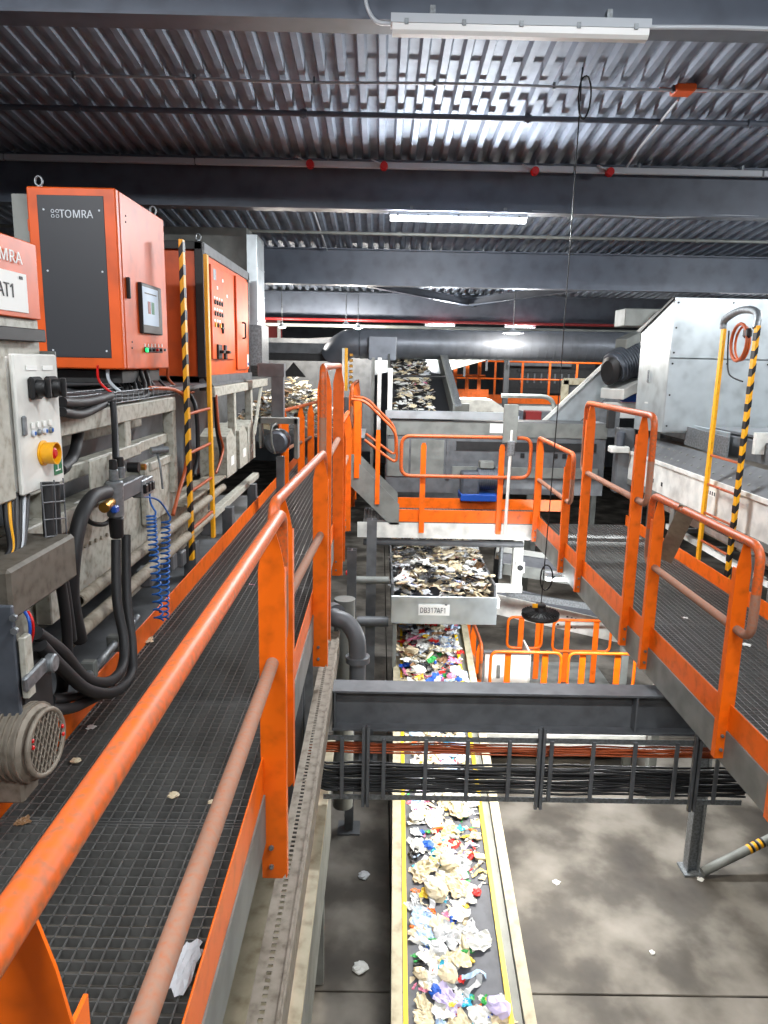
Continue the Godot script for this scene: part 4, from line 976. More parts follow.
# ---------- silver machine beside the right-hand walkway ----------
func slab(called: String, m: Material, t: Node3D, poly: Array, x0: float, x1: float, label := "") -> MeshInstance3D:   # outline given as (z, y), thick along x
	var p := PackedVector2Array()
	for q in poly: p.append(Vector2(-q[0], q[1]))
	return obj(mb().prism(p, x1 - x0, Transform3D(Basis(Vector3.FORWARD, Vector3.UP, Vector3.RIGHT), Vector3((x0 + x1) / 2, 0, 0))), called, m, t, label)
func plate(called: String, m: Material, t: Node3D, poly: Array, z0: float, z1: float, label := "") -> MeshInstance3D:   # outline given as (x, y), thick along z
	var p := PackedVector2Array()
	for q in poly: p.append(Vector2(q[0], q[1]))
	return obj(mb().prism(p, absf(z1 - z0), Transform3D(Basis.IDENTITY, Vector3(0, 0, (z0 + z1) / 2))), called, m, t, label)
func gear_motor(label: String, at: Vector3, s: float, base: Material, dir := Vector3.RIGHT) -> Node3D:
	var t := thing("gear_motor", label, "motor", at)
	var up := Vector3.UP
	var side := dir.cross(up)
	var f := Basis(dir, up, side)
	obj(mb().box(at + up * 0.04 * s, Vector3(0.42, 0.08, 0.3) * s, 0.01, f), "base", base, t)
	obj(mb().box(at + (up * 0.19 - dir * 0.10) * s, Vector3(0.20, 0.26, 0.24) * s, 0.02 * s, f), "gearbox", M.motor, t)
	obj(mb().cyl(at + (up * 0.24 - dir * 0.02) * s, at + (up * 0.24 + dir * 0.22) * s, 0.12 * s, 18, -1.0, 0.01), "motor_body", M.motor, t)
	for k in 8:
		var a := at + (up * 0.24 + dir * (0.01 + 0.024 * k)) * s
		obj(mb().cyl(a, a + dir * 0.007 * s, 0.132 * s, 18), "cooling_rib", M.motor, t)
	obj(mb().lathe([Vector2(0.0, 0.06), Vector2(0.08, 0.06), Vector2(0.12, 0.03), Vector2(0.12, 0.0)], Transform3D(Basis(-up * s, dir * s, side * s), at + (up * 0.24 + dir * 0.22) * s), 16), "fan_cover", M.dark, t)
	obj(mb().box(at + (up * 0.40 + dir * 0.08) * s, Vector3(0.16, 0.08, 0.14) * s, 0.01, f), "terminal_box", M.girder, t)
	obj(mb().cyl(at + (up * 0.22 - dir * 0.10 - side * 0.12) * s, at + (up * 0.22 - dir * 0.10 - side * 0.20) * s, 0.05 * s, 14), "shaft_end", M.dark, t)
	return t
func build_right_machine() -> void:
	var t := thing("machine_hood", "large silver sheet metal hood with riveted front panels", "hood", Vector3(5, 0.95, -9.6))
	slab("hood_body", M.sheet, t, [[-9.12, 0.95], [-9.12, 2.54], [-10.15, 2.20], [-10.15, 0.90]], 3.50, 7.0)
	for q in [[0.97, 1.845, 0.0], [1.855, 2.56, 0.008]]:
		var p := part_box("front_panel", M.sheet, t, Vector3(5.25, (q[0] + q[1]) / 2, -9.105 + q[2]), Vector3(3.5, q[1] - q[0], 0.012), 0.003)
		for k in 3:
			var b := Vector3(3.54, q[0] + 0.06 + k * (q[1] - q[0] - 0.12) / 2, -9.098 + q[2])
			obj(mb().cyl(b, b + Vector3(0, 0, 0.006), 0.012, 8), "screw", M.dark, p)
		for k in 4:
			var b := Vector3(4.2 + 0.5 * k, q[1] - 0.05, -9.098 + q[2])
			obj(mb().cyl(b, b + Vector3(0, 0, 0.006), 0.010, 8), "screw", M.dark, p)
	obj(mb().bar(Vector3(3.50, 2.555, -9.1), Vector3(3.50, 2.205, -10.17), 0.05, 0.03), "edge_trim", M.dark, t)
	part_box("sticker", M.paper, t, Vector3(3.497, 1.28, -9.75), Vector3(0.002, 0.02, 0.12))
	part_box("pull_handle", M.galv, t, Vector3(3.48, 1.62, -9.72), Vector3(0.02, 0.16, 0.03), 0.006)
	# conveyor trough under the hood
	t = thing("trough_conveyor", "long conveyor with riveted grey lip and white side below the silver hood", "conveyor", Vector3(4, 0, -7.5))
	var lip := plate("lip_plate", M.steel_grey, t, [[3.46, 0.60], [3.50, 0.585], [3.735, 0.766], [3.71, 0.793]], -3.0, -10.2)
	for k in 36:
		for r in 2:
			var b := Vector3(3.53 + 0.10 * r, 0.60 + (0.07 + 0.10 * r) * 0.77 + 0.001, -3.3 - k * 0.19)
			var nn := Vector3(-0.6, 0.8, 0)
			obj(mb().lathe([Vector2(0.018, 0.0), Vector2(0.014, 0.008), Vector2(0, 0.011)], Transform3D(Basis(Vector3(0.8, 0.6, 0), nn, Vector3(0, 0, 1)), b), 8), "rivet", M.girder, lip)
	part_box("lip_edge", M.white, t, Vector3(3.465, 0.58, -6.6), Vector3(0.03, 0.05, 7.2), 0.004)
	part_box("side_wall", M.white, t, Vector3(3.49, 0.38, -6.6), Vector3(0.03, 0.36, 7.2), 0.004)
	part_box("side_rail", M.girder, t, Vector3(3.50, 0.17, -6.6), Vector3(0.06, 0.08, 7.2), 0.004)
	part_box("back_wall", M.sheet, t, Vector3(3.90, 0.94, -9.2), Vector3(0.03, 0.20, 2.0), 0.003)
	part_box("inner_wall", M.steel_grey, t, Vector3(4.4, 0.75, -6.8), Vector3(0.9, 0.5, 6.8), 0.01)
	part_box("inner_deck", M.dusty_iron, t, Vector3(3.85, 0.77, -6.6), Vector3(0.32, 0.02, 7.0), 0.003)
	slab("side_guard", M.galv, t, [[-8.0, 0.78], [-8.0, 1.0], [-9.15, 1.03], [-9.15, 0.80]], 3.80, 3.82)
	slab("cross_wall", M.white, t, [[-7.5, 0.88], [-7.5, 1.10], [-7.56, 1.10], [-7.56, 0.88]], 3.85, 6.5)
	part_box("top_cover", M.steel_grey, t, Vector3(5.2, 1.03, -6.4), Vector3(2.4, 0.03, 5.0), 0.004)
	obj(mb().cyl(Vector3(3.95, 0.98, -5.2), Vector3(3.95, 0.98, -7.4), 0.012, 6), "yellow_edge", M.yellow, t)
	for z in [-8.6, -9.9]:
		part_box("leg", M.girder, t, Vector3(3.56, -1.75, z), Vector3(0.10, 3.9, 0.12), 0.004)
	part_box("name_plate", M.paper, t, Vector3(3.473, 0.46, -7.55), Vector3(0.003, 0.06, 0.22))
	for k in 4:
		part_box("pictogram", M.ink, t, Vector3(3.471, 0.46, -7.47 - 0.05 * k), Vector3(0.002, 0.04, 0.025))
	for q in [[-8.9, 0.33], [-9.2, 0.33]]:
		part_box("pictogram", M.ink, t, Vector3(3.473, q[1], q[0]), Vector3(0.003, 0.05, 0.05))
	t = thing("support_post", "pale grey steel post at the right edge beside the trough conveyor", "post", Vector3(3.43, WALK_R, -6.05))
	part_box("column", M.girder, t, Vector3(3.45, 0.35, -6.1), Vector3(0.10, 1.3, 0.06), 0.004)
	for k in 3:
		part_box("slot_shade", M.dark, t, Vector3(3.45, 0.55 - 0.3 * k, -6.067), Vector3(0.014, 0.03, 0.004))  # solid dark plate, painting in the shade inside an opening
	t = thing("bollard", "short shiny steel cylinder standing by the striped ladder foot", "post", Vector3(3.46, -0.4, -6.62))
	obj(mb().cyl(Vector3(3.46, -0.42, -6.62), Vector3(3.46, 0.04, -6.62), 0.055, 18, -1.0, 0.006), "tube", M.sheet, t)
	obj(mb().cyl(Vector3(3.46, 0.04, -6.62), Vector3(3.46, 0.06, -6.62), 0.07, 18), "cap", M.girder, t)
	# light framework seen below the trough
	t = thing("roller_frame", "white frame bars behind the walkway under the trough conveyor", "frame", Vector3(3.8, -0.4, -7.4))
	for q in [[-0.05, 3.75], [-0.17, 3.95], [-0.30, 3.8]]:
		part_box("bar", M.white, t, Vector3(q[1], q[0], -7.4), Vector3(0.06, 0.07, 4.0), 0.004)
	for k in 4:
		part_box("cross_bar", M.steel_grey, t, Vector3(4.0, -0.2, -6.0 - k * 0.9), Vector3(0.6, 0.05, 0.05), 0.004)
	ladder("yellow ladder with black stripes and a steel hoop at the silver hood", 3.37, -6.80, -7.46, -0.26, 2.12, 0.02, true)
	var hr := []
	for k in 20: hr.append(Vector3(3.36, 1.98 + 0.17 * sin(TAU * k / 20), -7.08 + 0.155 * cos(TAU * k / 20)))
	t = thing("cable_coil", "coil of orange cable hung on the right ladder's hoop", "cable", Vector3(3.36, 1.9, -7.08))
	obj(mb().tube(hr, 0.016, 8, true), "coil", M.cable_orange, t)
	obj(mb().tube(hr.map(func(v): return Vector3(v.x + 0.03, 1.98 + (v.y - 1.99) * 0.92, -7.07 + (v.z + 7.08) * 0.9)), 0.012, 8, true), "coil", M.rail, t)
	obj(mb().tube(curve([Vector3(3.38, 2.1, -7.35), Vector3(3.40, 1.85, -7.36), Vector3(3.40, 1.68, -7.28), Vector3(3.40, 1.62, -7.0)]), 0.008, 6), "tail", M.rubber, t)
	obj(mb().box(Vector3(3.37, 2.06, -6.95), Vector3(0.05, 0.09, 0.12), 0.02), "clamp", M.black, t)
	# inclined conveyor climbing behind the gangway
	var z := -11.5
	t = thing("incline_conveyor", "pale inclined conveyor climbing toward the silver hood with white edge", "conveyor", Vector3(3.2, 0.8, z))
	plate("side_wall", M.sheet, t, [[2.45, 0.78], [3.0, 0.78], [4.3, 2.05], [4.3, 2.52], [4.15, 2.50]], z, z - 0.04)
	obj(mb().bar(Vector3(2.46, 0.80, z + 0.02), Vector3(4.2, 2.56, z + 0.02), 0.07, 0.05, Vector3.UP, 0.004), "edge_rail", M.white, t)
	plate("side_wall", M.steel_grey, t, [[2.75, 0.70], [3.0, 0.70], [4.3, 2.0], [4.3, 2.22]], z - 0.9, z - 0.94)
	obj(mb().bar(Vector3(2.75, 0.72, z - 0.47), Vector3(4.4, 2.30, z - 0.47), 0.85, 0.02, Vector3.UP), "belt", M.belt, t)
	part_box("cover_box", M.girder, t, Vector3(4.0, 2.48, z - 0.3), Vector3(0.6, 0.26, 0.5), 0.01)
	gear_motor("big dark geared motor on the inclined conveyor beside the silver hood", Vector3(3.78, 1.42, z + 0.30), 1.9, M.white, Vector3(-0.85, -0.4, 0.35).normalized())
	t = thing("valve_unit", "small blue valve block below the big dark geared motor", "valve", Vector3(3.75, 1.2, z + 0.3))
	part_box("body", M.blue, t, Vector3(3.72, 1.28, z + 0.4), Vector3(0.24, 0.12, 0.14), 0.02)
	part_box("bracket", M.white, t, Vector3(3.62, 1.16, z + 0.34), Vector3(0.5, 0.10, 0.2), 0.02)
	t = thing("bearing_stand", "grey roller bearing stand at the end of the trough conveyor", "bearing", Vector3(3.3, -0.2, -10.2))
	part_box("stand", M.steel_grey, t, Vector3(3.42, 0.45, -10.25), Vector3(0.22, 0.9, 0.2), 0.01)
	part_box("block", M.white, t, Vector3(3.30, 0.62, -10.1), Vector3(0.26, 0.09, 0.16), 0.015)
	obj(mb().cyl(Vector3(3.32, 0.66, -10.1), Vector3(3.32, 0.86, -10.1), 0.06, 12, -1.0, 0.01), "actuator", M.motor, t)
	part_box("box", M.dark, t, Vector3(3.22, 1.02, -10.3), Vector3(0.10, 0.26, 0.1), 0.01)

# ---------- hopper behind the gangway ----------
func build_hopper() -> void:
	var z := -11.0
	var t := thing("hopper", "wide grey sheet steel hopper behind the cross gangway", "hopper", Vector3(1.6, -0.3, -11.4))
	part_box("body", M.steel_grey, t, Vector3(1.75, 0.35, -11.25), Vector3(3.3, 1.1, 0.5), 0.006)
	part_box("upper_band", M.girder, t, Vector3(1.75, 0.78, z + 0.01), Vector3(3.3, 0.22, 0.012), 0.002)
	part_box("lip", M.sheet, t, Vector3(0.95, 0.98, z + 0.03), Vector3(1.75, 0.12, 0.08), 0.006)
	part_box("panel", M.girder, t, Vector3(0.72, 0.33, z + 0.012), Vector3(0.50, 0.56, 0.012), 0.003)
	part_box("panel", M.girder, t, Vector3(0.28, 0.33, z + 0.012), Vector3(0.32, 0.56, 0.012), 0.003)
	part_box("door_frame", M.steel_grey, t, Vector3(1.03, 0.33, z + 0.018), Vector3(0.05, 0.62, 0.02), 0.003)
	part_box("dark_band", M.dark, t, Vector3(2.2, 0.53, z + 0.01), Vector3(2.1, 0.13, 0.014))
	part_box("side_sill", M.girder, t, Vector3(2.2, 0.14, z + 0.02), Vector3(2.2, 0.16, 0.02), 0.003)
	part_box("paper_label", M.paper, t, Vector3(1.82, 0.80, z + 0.02), Vector3(0.36, 0.14, 0.004))
	for x in [2.15, 2.65, 2.78]:
		part_box("pictogram", M.ink, t, Vector3(x, 0.40, z + 0.012), Vector3(0.06, 0.07, 0.006))
	for k in 9:
		var b := Vector3(0.14 + 0.25 * k, 0.665, z + 0.02)
		obj(mb().cyl(b, b + Vector3(0, 0, 0.008), 0.012, 6), "bolt", M.dark, t)
	gear_motor("grey geared motor on a blue base behind the gangway rail", Vector3(1.46, -0.22, -10.66), 1.3, M.blue)
	t = thing("sign_post", "grey plate sign on a thin white pole at the gangway rail", "sign", Vector3(1.72, -0.5, -9.6))
	part_box("plate", M.girder, t, Vector3(1.70, 0.98, -9.60), Vector3(0.19, 0.50, 0.03), 0.006)
	part_box("clamp", M.galv, t, Vector3(1.72, 0.66, -9.60), Vector3(0.10, 0.2, 0.06), 0.01)
	obj(mb().cyl(Vector3(1.70, -0.5, -9.58), Vector3(1.72, 0.9, -9.6), 0.022, 10), "pole", M.white, t)
	# inclined belt feeding the hopper
	t = thing("feed_belt", "inclined dark belt loaded with white waste above the hopper", "conveyor", Vector3(0.6, 0.8, -13))
	var a := Vector3(0.60, 0.90, -11.1)
	var b2 := Vector3(0.60, 1.86, -14.6)
	obj(mb().bar(a, b2, 0.95, 0.03), "belt", M.black, t)
	obj(mb().bar(a + Vector3(0.50, 0.10, 0), b2 + Vector3(0.50, 0.10, 0), 0.03, 0.28), "side_wall", M.girder, t)
	obj(mb().bar(a + Vector3(0.56, 0.22, 0), b2 + Vector3(0.56, 0.22, 0), 0.12, 0.03), "side_flange", M.galv, t)
	obj(mb().bar(a + Vector3(-0.46, 0.14, 0), b2 + Vector3(-0.46, 0.14, 0), 0.03, 0.36), "side_wall", M.girder, t)
	part_box("edge_post", M.white, t, Vector3(0.14, 0.9, -11.05), Vector3(0.07, 1.5, 0.07), 0.004)
	obj(mb().cyl(Vector3(0.14, 1.52, -12.2), Vector3(1.06, 1.52, -12.2), 0.018, 8), "cross_bar", M.dark, t)

# ---------- lower level ----------
func belt_y(z: float) -> float: return -3.02 + 0.18 * (-z - 4.52)
func build_lower() -> void:
	var za := -2.6
	var zb := -10.6
	var P := func(x: float, dy: float, z: float) -> Vector3: return Vector3(x + 0.016 * (-z - 4.52), belt_y(z) + dy, z)
	var t := thing("belt_conveyor", "inclined grey belt conveyor with yellow edge strips and cream sides", "conveyor", Vector3(0.66, FLOOR, -6.5))
	obj(mb().bar(P.call(0.655, -0.01, za), P.call(0.655, -0.01, zb), 0.80, 0.02), "belt", M.belt, t)
	for q in [[0.27, 0.035, 0.02, 0.03, "edge_strip", M.belt_yellow], [1.045, 0.038, 0.02, 0.03, "edge_strip", M.belt_yellow], [0.205, 0.085, 0.03, 0.02, "side_flange", M.cream], [1.10, 0.07, -0.015, 0.02, "groove_plate", M.girder], [1.185, 0.085, 0.03, 0.02, "side_flange", M.cream], [0.168, 0.012, -0.13, 0.32, "side_wall", M.cream], [1.225, 0.012, -0.13, 0.32, "side_wall", M.cream], [1.145, 0.01, 0.0, 0.05, "inner_wall", M.girder]]:
		obj(mb().bar(P.call(q[0], q[2], za), P.call(q[0], q[2], zb), q[1], q[3]), q[4], q[5], t)
	for k in 10:
		var z := -3.2 - k * 0.75
		obj(mb().cyl(P.call(0.20, -0.12, z), P.call(1.2, -0.12, z), 0.045, 10), "roller", M.dark, t)
	for z in [-3.4, -5.4, -7.4, -9.4]:
		for x in [0.20, 1.2]:
			var top: Vector3 = P.call(x, -0.28, z)
			part_box("leg", M.girder, t, Vector3(top.x, (top.y + FLOOR) / 2, z), Vector3(0.07, top.y - FLOOR, 0.07), 0.003)
	# discharge conveyor above it, closed by the lettered end plate
	t = thing("discharge_conveyor", "conveyor end with lettered pale end plate below the gangway", "conveyor", Vector3(0.85, -1.6, -11))
	var e := part_box("end_plate", M.sheet, t, Vector3(0.865, -1.375, -9.0), Vector3(1.36, 0.37, 0.03), 0.006)
	part_box("paper_sign", M.paper, e, on_z(434, 610, -8.98), Vector3(0.40, 0.145, 0.004))
	text("DB317AF1", 0.075, M.ink, e, on_z(433, 610.5, -8.972), Vector3.RIGHT, Vector3.UP, "lettering", 0.32)
	part_box("print_line", M.ink, e, on_z(446, 605, -8.976), Vector3(0.03, 0.012, 0.002))
	part_box("belt", M.belt, t, Vector3(0.86, -1.32, -11.5), Vector3(1.25, 0.03, 4.9), 0.0)
	for x in [0.20, 1.52]:
		part_box("side_wall", M.steel_grey, t, Vector3(x, -1.22, -11.5), Vector3(0.03, 0.34, 4.9), 0.003)
	part_box("side_rail", M.white, t, Vector3(1.58, -1.35, -10.8), Vector3(0.08, 0.12, 3.2), 0.004)
	part_box("skirt", M.girder, t, Vector3(0.24, -2.0, -9.05), Vector3(0.05, 0.9, 0.06), 0.003)
	part_box("back_wall", M.steel_grey, t, Vector3(0.86, -0.8, -14.0), Vector3(1.5, 1.2, 0.05))
	# columns and pipes under the cabinet walkway
	var i := 0
	for q in [[-0.28, -7.8, 0.10], [-0.08, -9.4, 0.13], [-0.55, -4.6, 0.14], [-0.9, -9.2, 0.12]]:
		t = thing("column", "grey steel column under the cabinet walkway", "column", Vector3(q[0], FLOOR, q[1]), "columns under the cabinet walkway")
		obj(mb().box(Vector3(q[0], (FLOOR - 0.28) / 2, q[1]), Vector3(0.01, -FLOOR - 0.28, q[2])).box(Vector3(q[0], (FLOOR - 0.28) / 2, q[1] - q[2] / 2), Vector3(q[2], -FLOOR - 0.28, 0.012)).box(Vector3(q[0], (FLOOR - 0.28) / 2, q[1] + q[2] / 2), Vector3(q[2], -FLOOR - 0.28, 0.012)), "profile", M.steel_grey, t)
		part_box("foot_plate", M.steel_grey, t, Vector3(q[0], FLOOR + 0.01, q[1]), Vector3(0.26, 0.02, 0.26))
		i += 1
	t = thing("vent_pipe", "grey pipe with a flanged elbow beside the orange rail posts", "pipe", Vector3(-0.3, -0.9, -5.9))
	obj(mb().tube(curve([Vector3(-0.40, -0.42, -6.15), Vector3(-0.36, -0.42, -6.0), Vector3(-0.25, -0.46, -5.98), Vector3(-0.17, -0.58, -5.95), Vector3(-0.155, -0.75, -5.95)], 5), 0.075, 16), "elbow", M.steel_grey, t)
	obj(mb().cyl(Vector3(-0.155, -0.75, -5.95), Vector3(-0.155, -0.80, -5.95), 0.105, 20).cyl(Vector3(-0.155, -0.80, -5.95), Vector3(-0.155, -1.3, -5.95), 0.07, 16), "flanged_pipe", M.steel_grey, t)
	obj(mb().cyl(Vector3(-0.39, -0.42, -6.1), Vector3(-0.35, -0.42, -6.04), 0.10, 18), "collar", M.steel_grey, t)
	obj(mb().cyl(Vector3(-0.30, -0.45, -6.6), Vector3(-0.30, -2.6, -6.6), 0.10, 18), "down_pipe", M.girder, t)
	t = thing("cross_pipe", "short dusty horizontal pipe left of the lettered end plate", "pipe", Vector3(-0.1, -1.2, -9.3))
	obj(mb().cyl(Vector3(-0.36, -1.06, -9.24), Vector3(0.16, -1.06, -9.24), 0.05, 12), "pipe", M.girder, t)
	obj(mb().cyl(Vector3(-0.25, -1.62, -9.22), Vector3(0.16, -1.62, -9.22), 0.07, 12), "pipe", M.steel_grey, t)
	part_box("red_cap", M.red, t, Vector3(-0.38, -0.98, -9.28), Vector3(0.07, 0.05, 0.07), 0.01)
	t = thing("partition", "cream topped side wall of a low conveyor under the dusty tray", "conveyor", Vector3(-0.5, FLOOR, -4))
	part_box("cap", M.cream, t, Vector3(-0.385, -1.60, -3.9), Vector3(0.075, 0.03, 4.4), 0.004)
	part_box("wall", M.girder, t, Vector3(-0.40, -2.1, -3.9), Vector3(0.03, 1.0, 4.4), 0.004)
	part_box("edge_angle", M.orange, t, Vector3(-0.430, -1.58, -3.6), Vector3(0.012, 0.04, 3.8), 0.002)
	part_box("cover_sheet", M.cream, t, Vector3(-0.66, -1.64, -3.5), Vector3(0.42, 0.02, 4.0), 0.003)
	for z in [-2.2, -5.6]:
		part_box("leg", M.girder, t, Vector3(-0.45, -3.15, z), Vector3(0.08, 1.1, 0.08), 0.003)
	# right-hand column with its brace
	var cx := 3.52
	var cz := -7.15
	t = thing("column", "grey steel column with slanted brace under the silver machine's walkway", "column", Vector3(cx, FLOOR, cz))
	obj(mb().box(Vector3(cx, -2.1, cz), Vector3(0.12, 3.2, 0.01)).box(Vector3(cx - 0.06, -2.1, cz), Vector3(0.014, 3.2, 0.12)).box(Vector3(cx + 0.06, -2.1, cz), Vector3(0.014, 3.2, 0.12)), "profile", M.galv, t)
	part_box("foot_plate", M.galv, t, Vector3(cx, FLOOR + 0.012, cz), Vector3(0.22, 0.024, 0.22))
	var b0 := Vector3(cx + 0.08, FLOOR + 0.06, cz + 0.1)
	var b1 := on_x(800, 824, 4.75)
	var br := obj(mb().cyl(b0, b1, 0.05, 12), "brace", M.girder, t)
	for k in 3:
		var s0 := b0.lerp(b1, 0.46 + 0.055 * k)
		obj(mb().cyl(s0, s0 + (b1 - b0).normalized() * 0.03, 0.052, 12), "yellow_band", M.yellow, br)
		obj(mb().cyl(s0 + (b1 - b0).normalized() * 0.03, s0 + (b1 - b0).normalized() * 0.055, 0.052, 12), "black_band", M.black, br)
	# lower platform rails
	var n := 0
	for q in [[1.55, 2.50, -9.3, 0.25, 0.78], [2.60, 3.50, -9.3, 0.22, 0.75], [2.02, 2.55, -10.7, 0.4, 0.9], [2.70, 3.58, -10.6, 0.25, 0.75]]:
		var lb: String = ["orange rail of the lower platform beside the belt conveyor", "orange rail of the lower platform below the walkway girder", "orange rail loop of the lower platform behind the hanging black lamp", "orange rail of the lower platform before the white conveyor side"][n]
		t = thing("railing_panel", lb, "railing", Vector3((q[0] + q[1]) / 2, -3.0, q[2]))
		obj(mb().tube(bend([Vector3(q[0], -2.05, q[2]), Vector3(q[1], -2.05, q[2]), Vector3(q[1], -2.55, q[2]), Vector3(q[0], -2.55, q[2])], 0.1, true), 0.021, 10, true), "rail_loop", M.orange, t)
		for u in [q[3], q[4]]:
			part_box("post", M.orange, t, Vector3(lerpf(q[0], q[1], u), -2.57, q[2] - 0.03), Vector3(0.085, 1.0, 0.012), 0.003)
		n += 1
	rail_panel("orange rail of the lower platform running alongside the belt conveyor", Vector3(1.45, -3.1, -9.5), Vector3(1.45, -3.1, -11.2), 1.05, 0.55, [0.1, 0.5, 0.9])
	t = thing("platform", "lower steel platform deck behind the cable ladder", "platform", Vector3(2.5, -3.1, -10))
	part_box("deck", M.girder, t, Vector3(2.5, -3.13, -10.3), Vector3(2.3, 0.05, 2.4), 0.004)
	part_box("edge_beam", M.white, t, Vector3(2.5, -3.22, -9.08), Vector3(2.3, 0.2, 0.03), 0.003)
	for x in [1.5, 3.5]:
		part_box("leg", M.girder, t, Vector3(x, -3.42, -9.3), Vector3(0.1, 0.55, 0.1), 0.003)
	t = thing("storage_box", "white box panel behind the lower orange rails", "box", Vector3(1.9, -3.1, -9.7))
	part_box("panel", M.paper, t, Vector3(1.85, -2.55, -9.75), Vector3(0.62, 0.62, 0.03), 0.006)
	part_box("rim", M.steel_grey, t, Vector3(1.85, -2.23, -9.74), Vector3(0.68, 0.04, 0.06), 0.006)
	part_box("side", M.white, t, Vector3(2.18, -2.55, -10.0), Vector3(0.03, 0.62, 0.5), 0.006)
	part_box("handle", M.girder, t, Vector3(1.74, -2.52, -9.725), Vector3(0.05, 0.2, 0.02), 0.006)
	t = thing("side_conveyor", "white conveyor side with dark painted holes below the walkway, behind the lower rails", "conveyor", Vector3(2.9, -2.2, -11.2))
	var sw := obj(mb().bar(Vector3(1.75, -1.98, -11.2), Vector3(4.6, -2.55, -11.0), 0.04, 0.32, Vector3.UP), "side_wall", M.white, t)
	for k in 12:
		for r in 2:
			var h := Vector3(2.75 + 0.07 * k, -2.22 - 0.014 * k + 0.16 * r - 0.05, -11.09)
			if k % 4 != 3: obj(mb().box(h, Vector3(0.03, 0.02, 0.02)), "slot_shade", M.ink, sw)  # solid ink boxes paint the darkness of punched holes; nothing is cut
	obj(mb().bar(Vector3(1.75, -1.84, -11.5), Vector3(4.6, -2.4, -11.3), 0.6, 0.03, Vector3.UP), "belt", M.belt, t)
	t = thing("upper_side_conveyor", "grey slanted conveyor under the right-hand walkway end", "conveyor", Vector3(3.0, -1.3, -10.5))
	obj(mb().bar(Vector3(1.85, -1.20, -10.4), Vector3(4.8, -1.55, -10.2), 0.06, 0.16, Vector3.UP), "side_wall", M.girder, t)
	obj(mb().bar(Vector3(1.85, -1.14, -10.75), Vector3(4.8, -1.48, -10.55), 0.7, 0.03, Vector3.UP), "belt", M.belt, t)
	obj(mb().bar(Vector3(1.85, -1.15, -11.15), Vector3(4.8, -1.50, -10.95), 0.05, 0.2, Vector3.UP), "back_wall", M.white, t)
	obj(mb().bar(Vector3(1.9, -1.55, -10.3), Vector3(4.8, -1.9, -10.1), 0.05, 0.09, Vector3.UP), "lower_rail", M.galv, t)
	t = thing("switch_stand", "white upright stand with a round black button under the gangway", "stand", Vector3(1.95, -1.4, -9.9))
	part_box("upright", M.white, t, Vector3(1.95, -0.92, -9.9), Vector3(0.14, 0.85, 0.10), 0.006)
	obj(mb().cyl(Vector3(1.72, -1.2, -9.9), Vector3(1.72, -0.62, -9.9), 0.03, 10), "tube", M.galv, t)
	part_box("foot", M.white, t, Vector3(1.78, -1.34, -9.9), Vector3(0.5, 0.10, 0.12), 0.006)
	obj(mb().box(Vector3(1.98, -1.02, -9.84), Vector3(0.13, 0.16, 0.03), 0.006), "box", M.paper, t)
	obj(mb().cyl(Vector3(1.98, -1.02, -9.83), Vector3(1.98, -1.02, -9.80), 0.04, 14), "button", M.black, t)
	t = thing("stop_valve", "red valve handle at the end of the gangway", "valve", Vector3(2.2, -0.7, -9.9))
	obj(mb().cyl(Vector3(2.22, -0.75, -9.9), Vector3(2.22, -0.60, -9.9), 0.03, 10), "stem", M.dark, t)
	obj(mb().cyl(Vector3(2.2, -0.66, -9.84), Vector3(2.3, -0.72, -9.8), 0.05, 12, 0.03), "handle", M.red, t)
	# hanging high-bay lamps over the lower level
	high_bay(Vector3(1.50, -0.50, -6.4), "black finned hanging lamp disc on a long cable", true)
	high_bay(Vector3(0.55, -0.42, -1.30), "black finned lamp disc on an arm of the walkway girder, over the near belt", false)

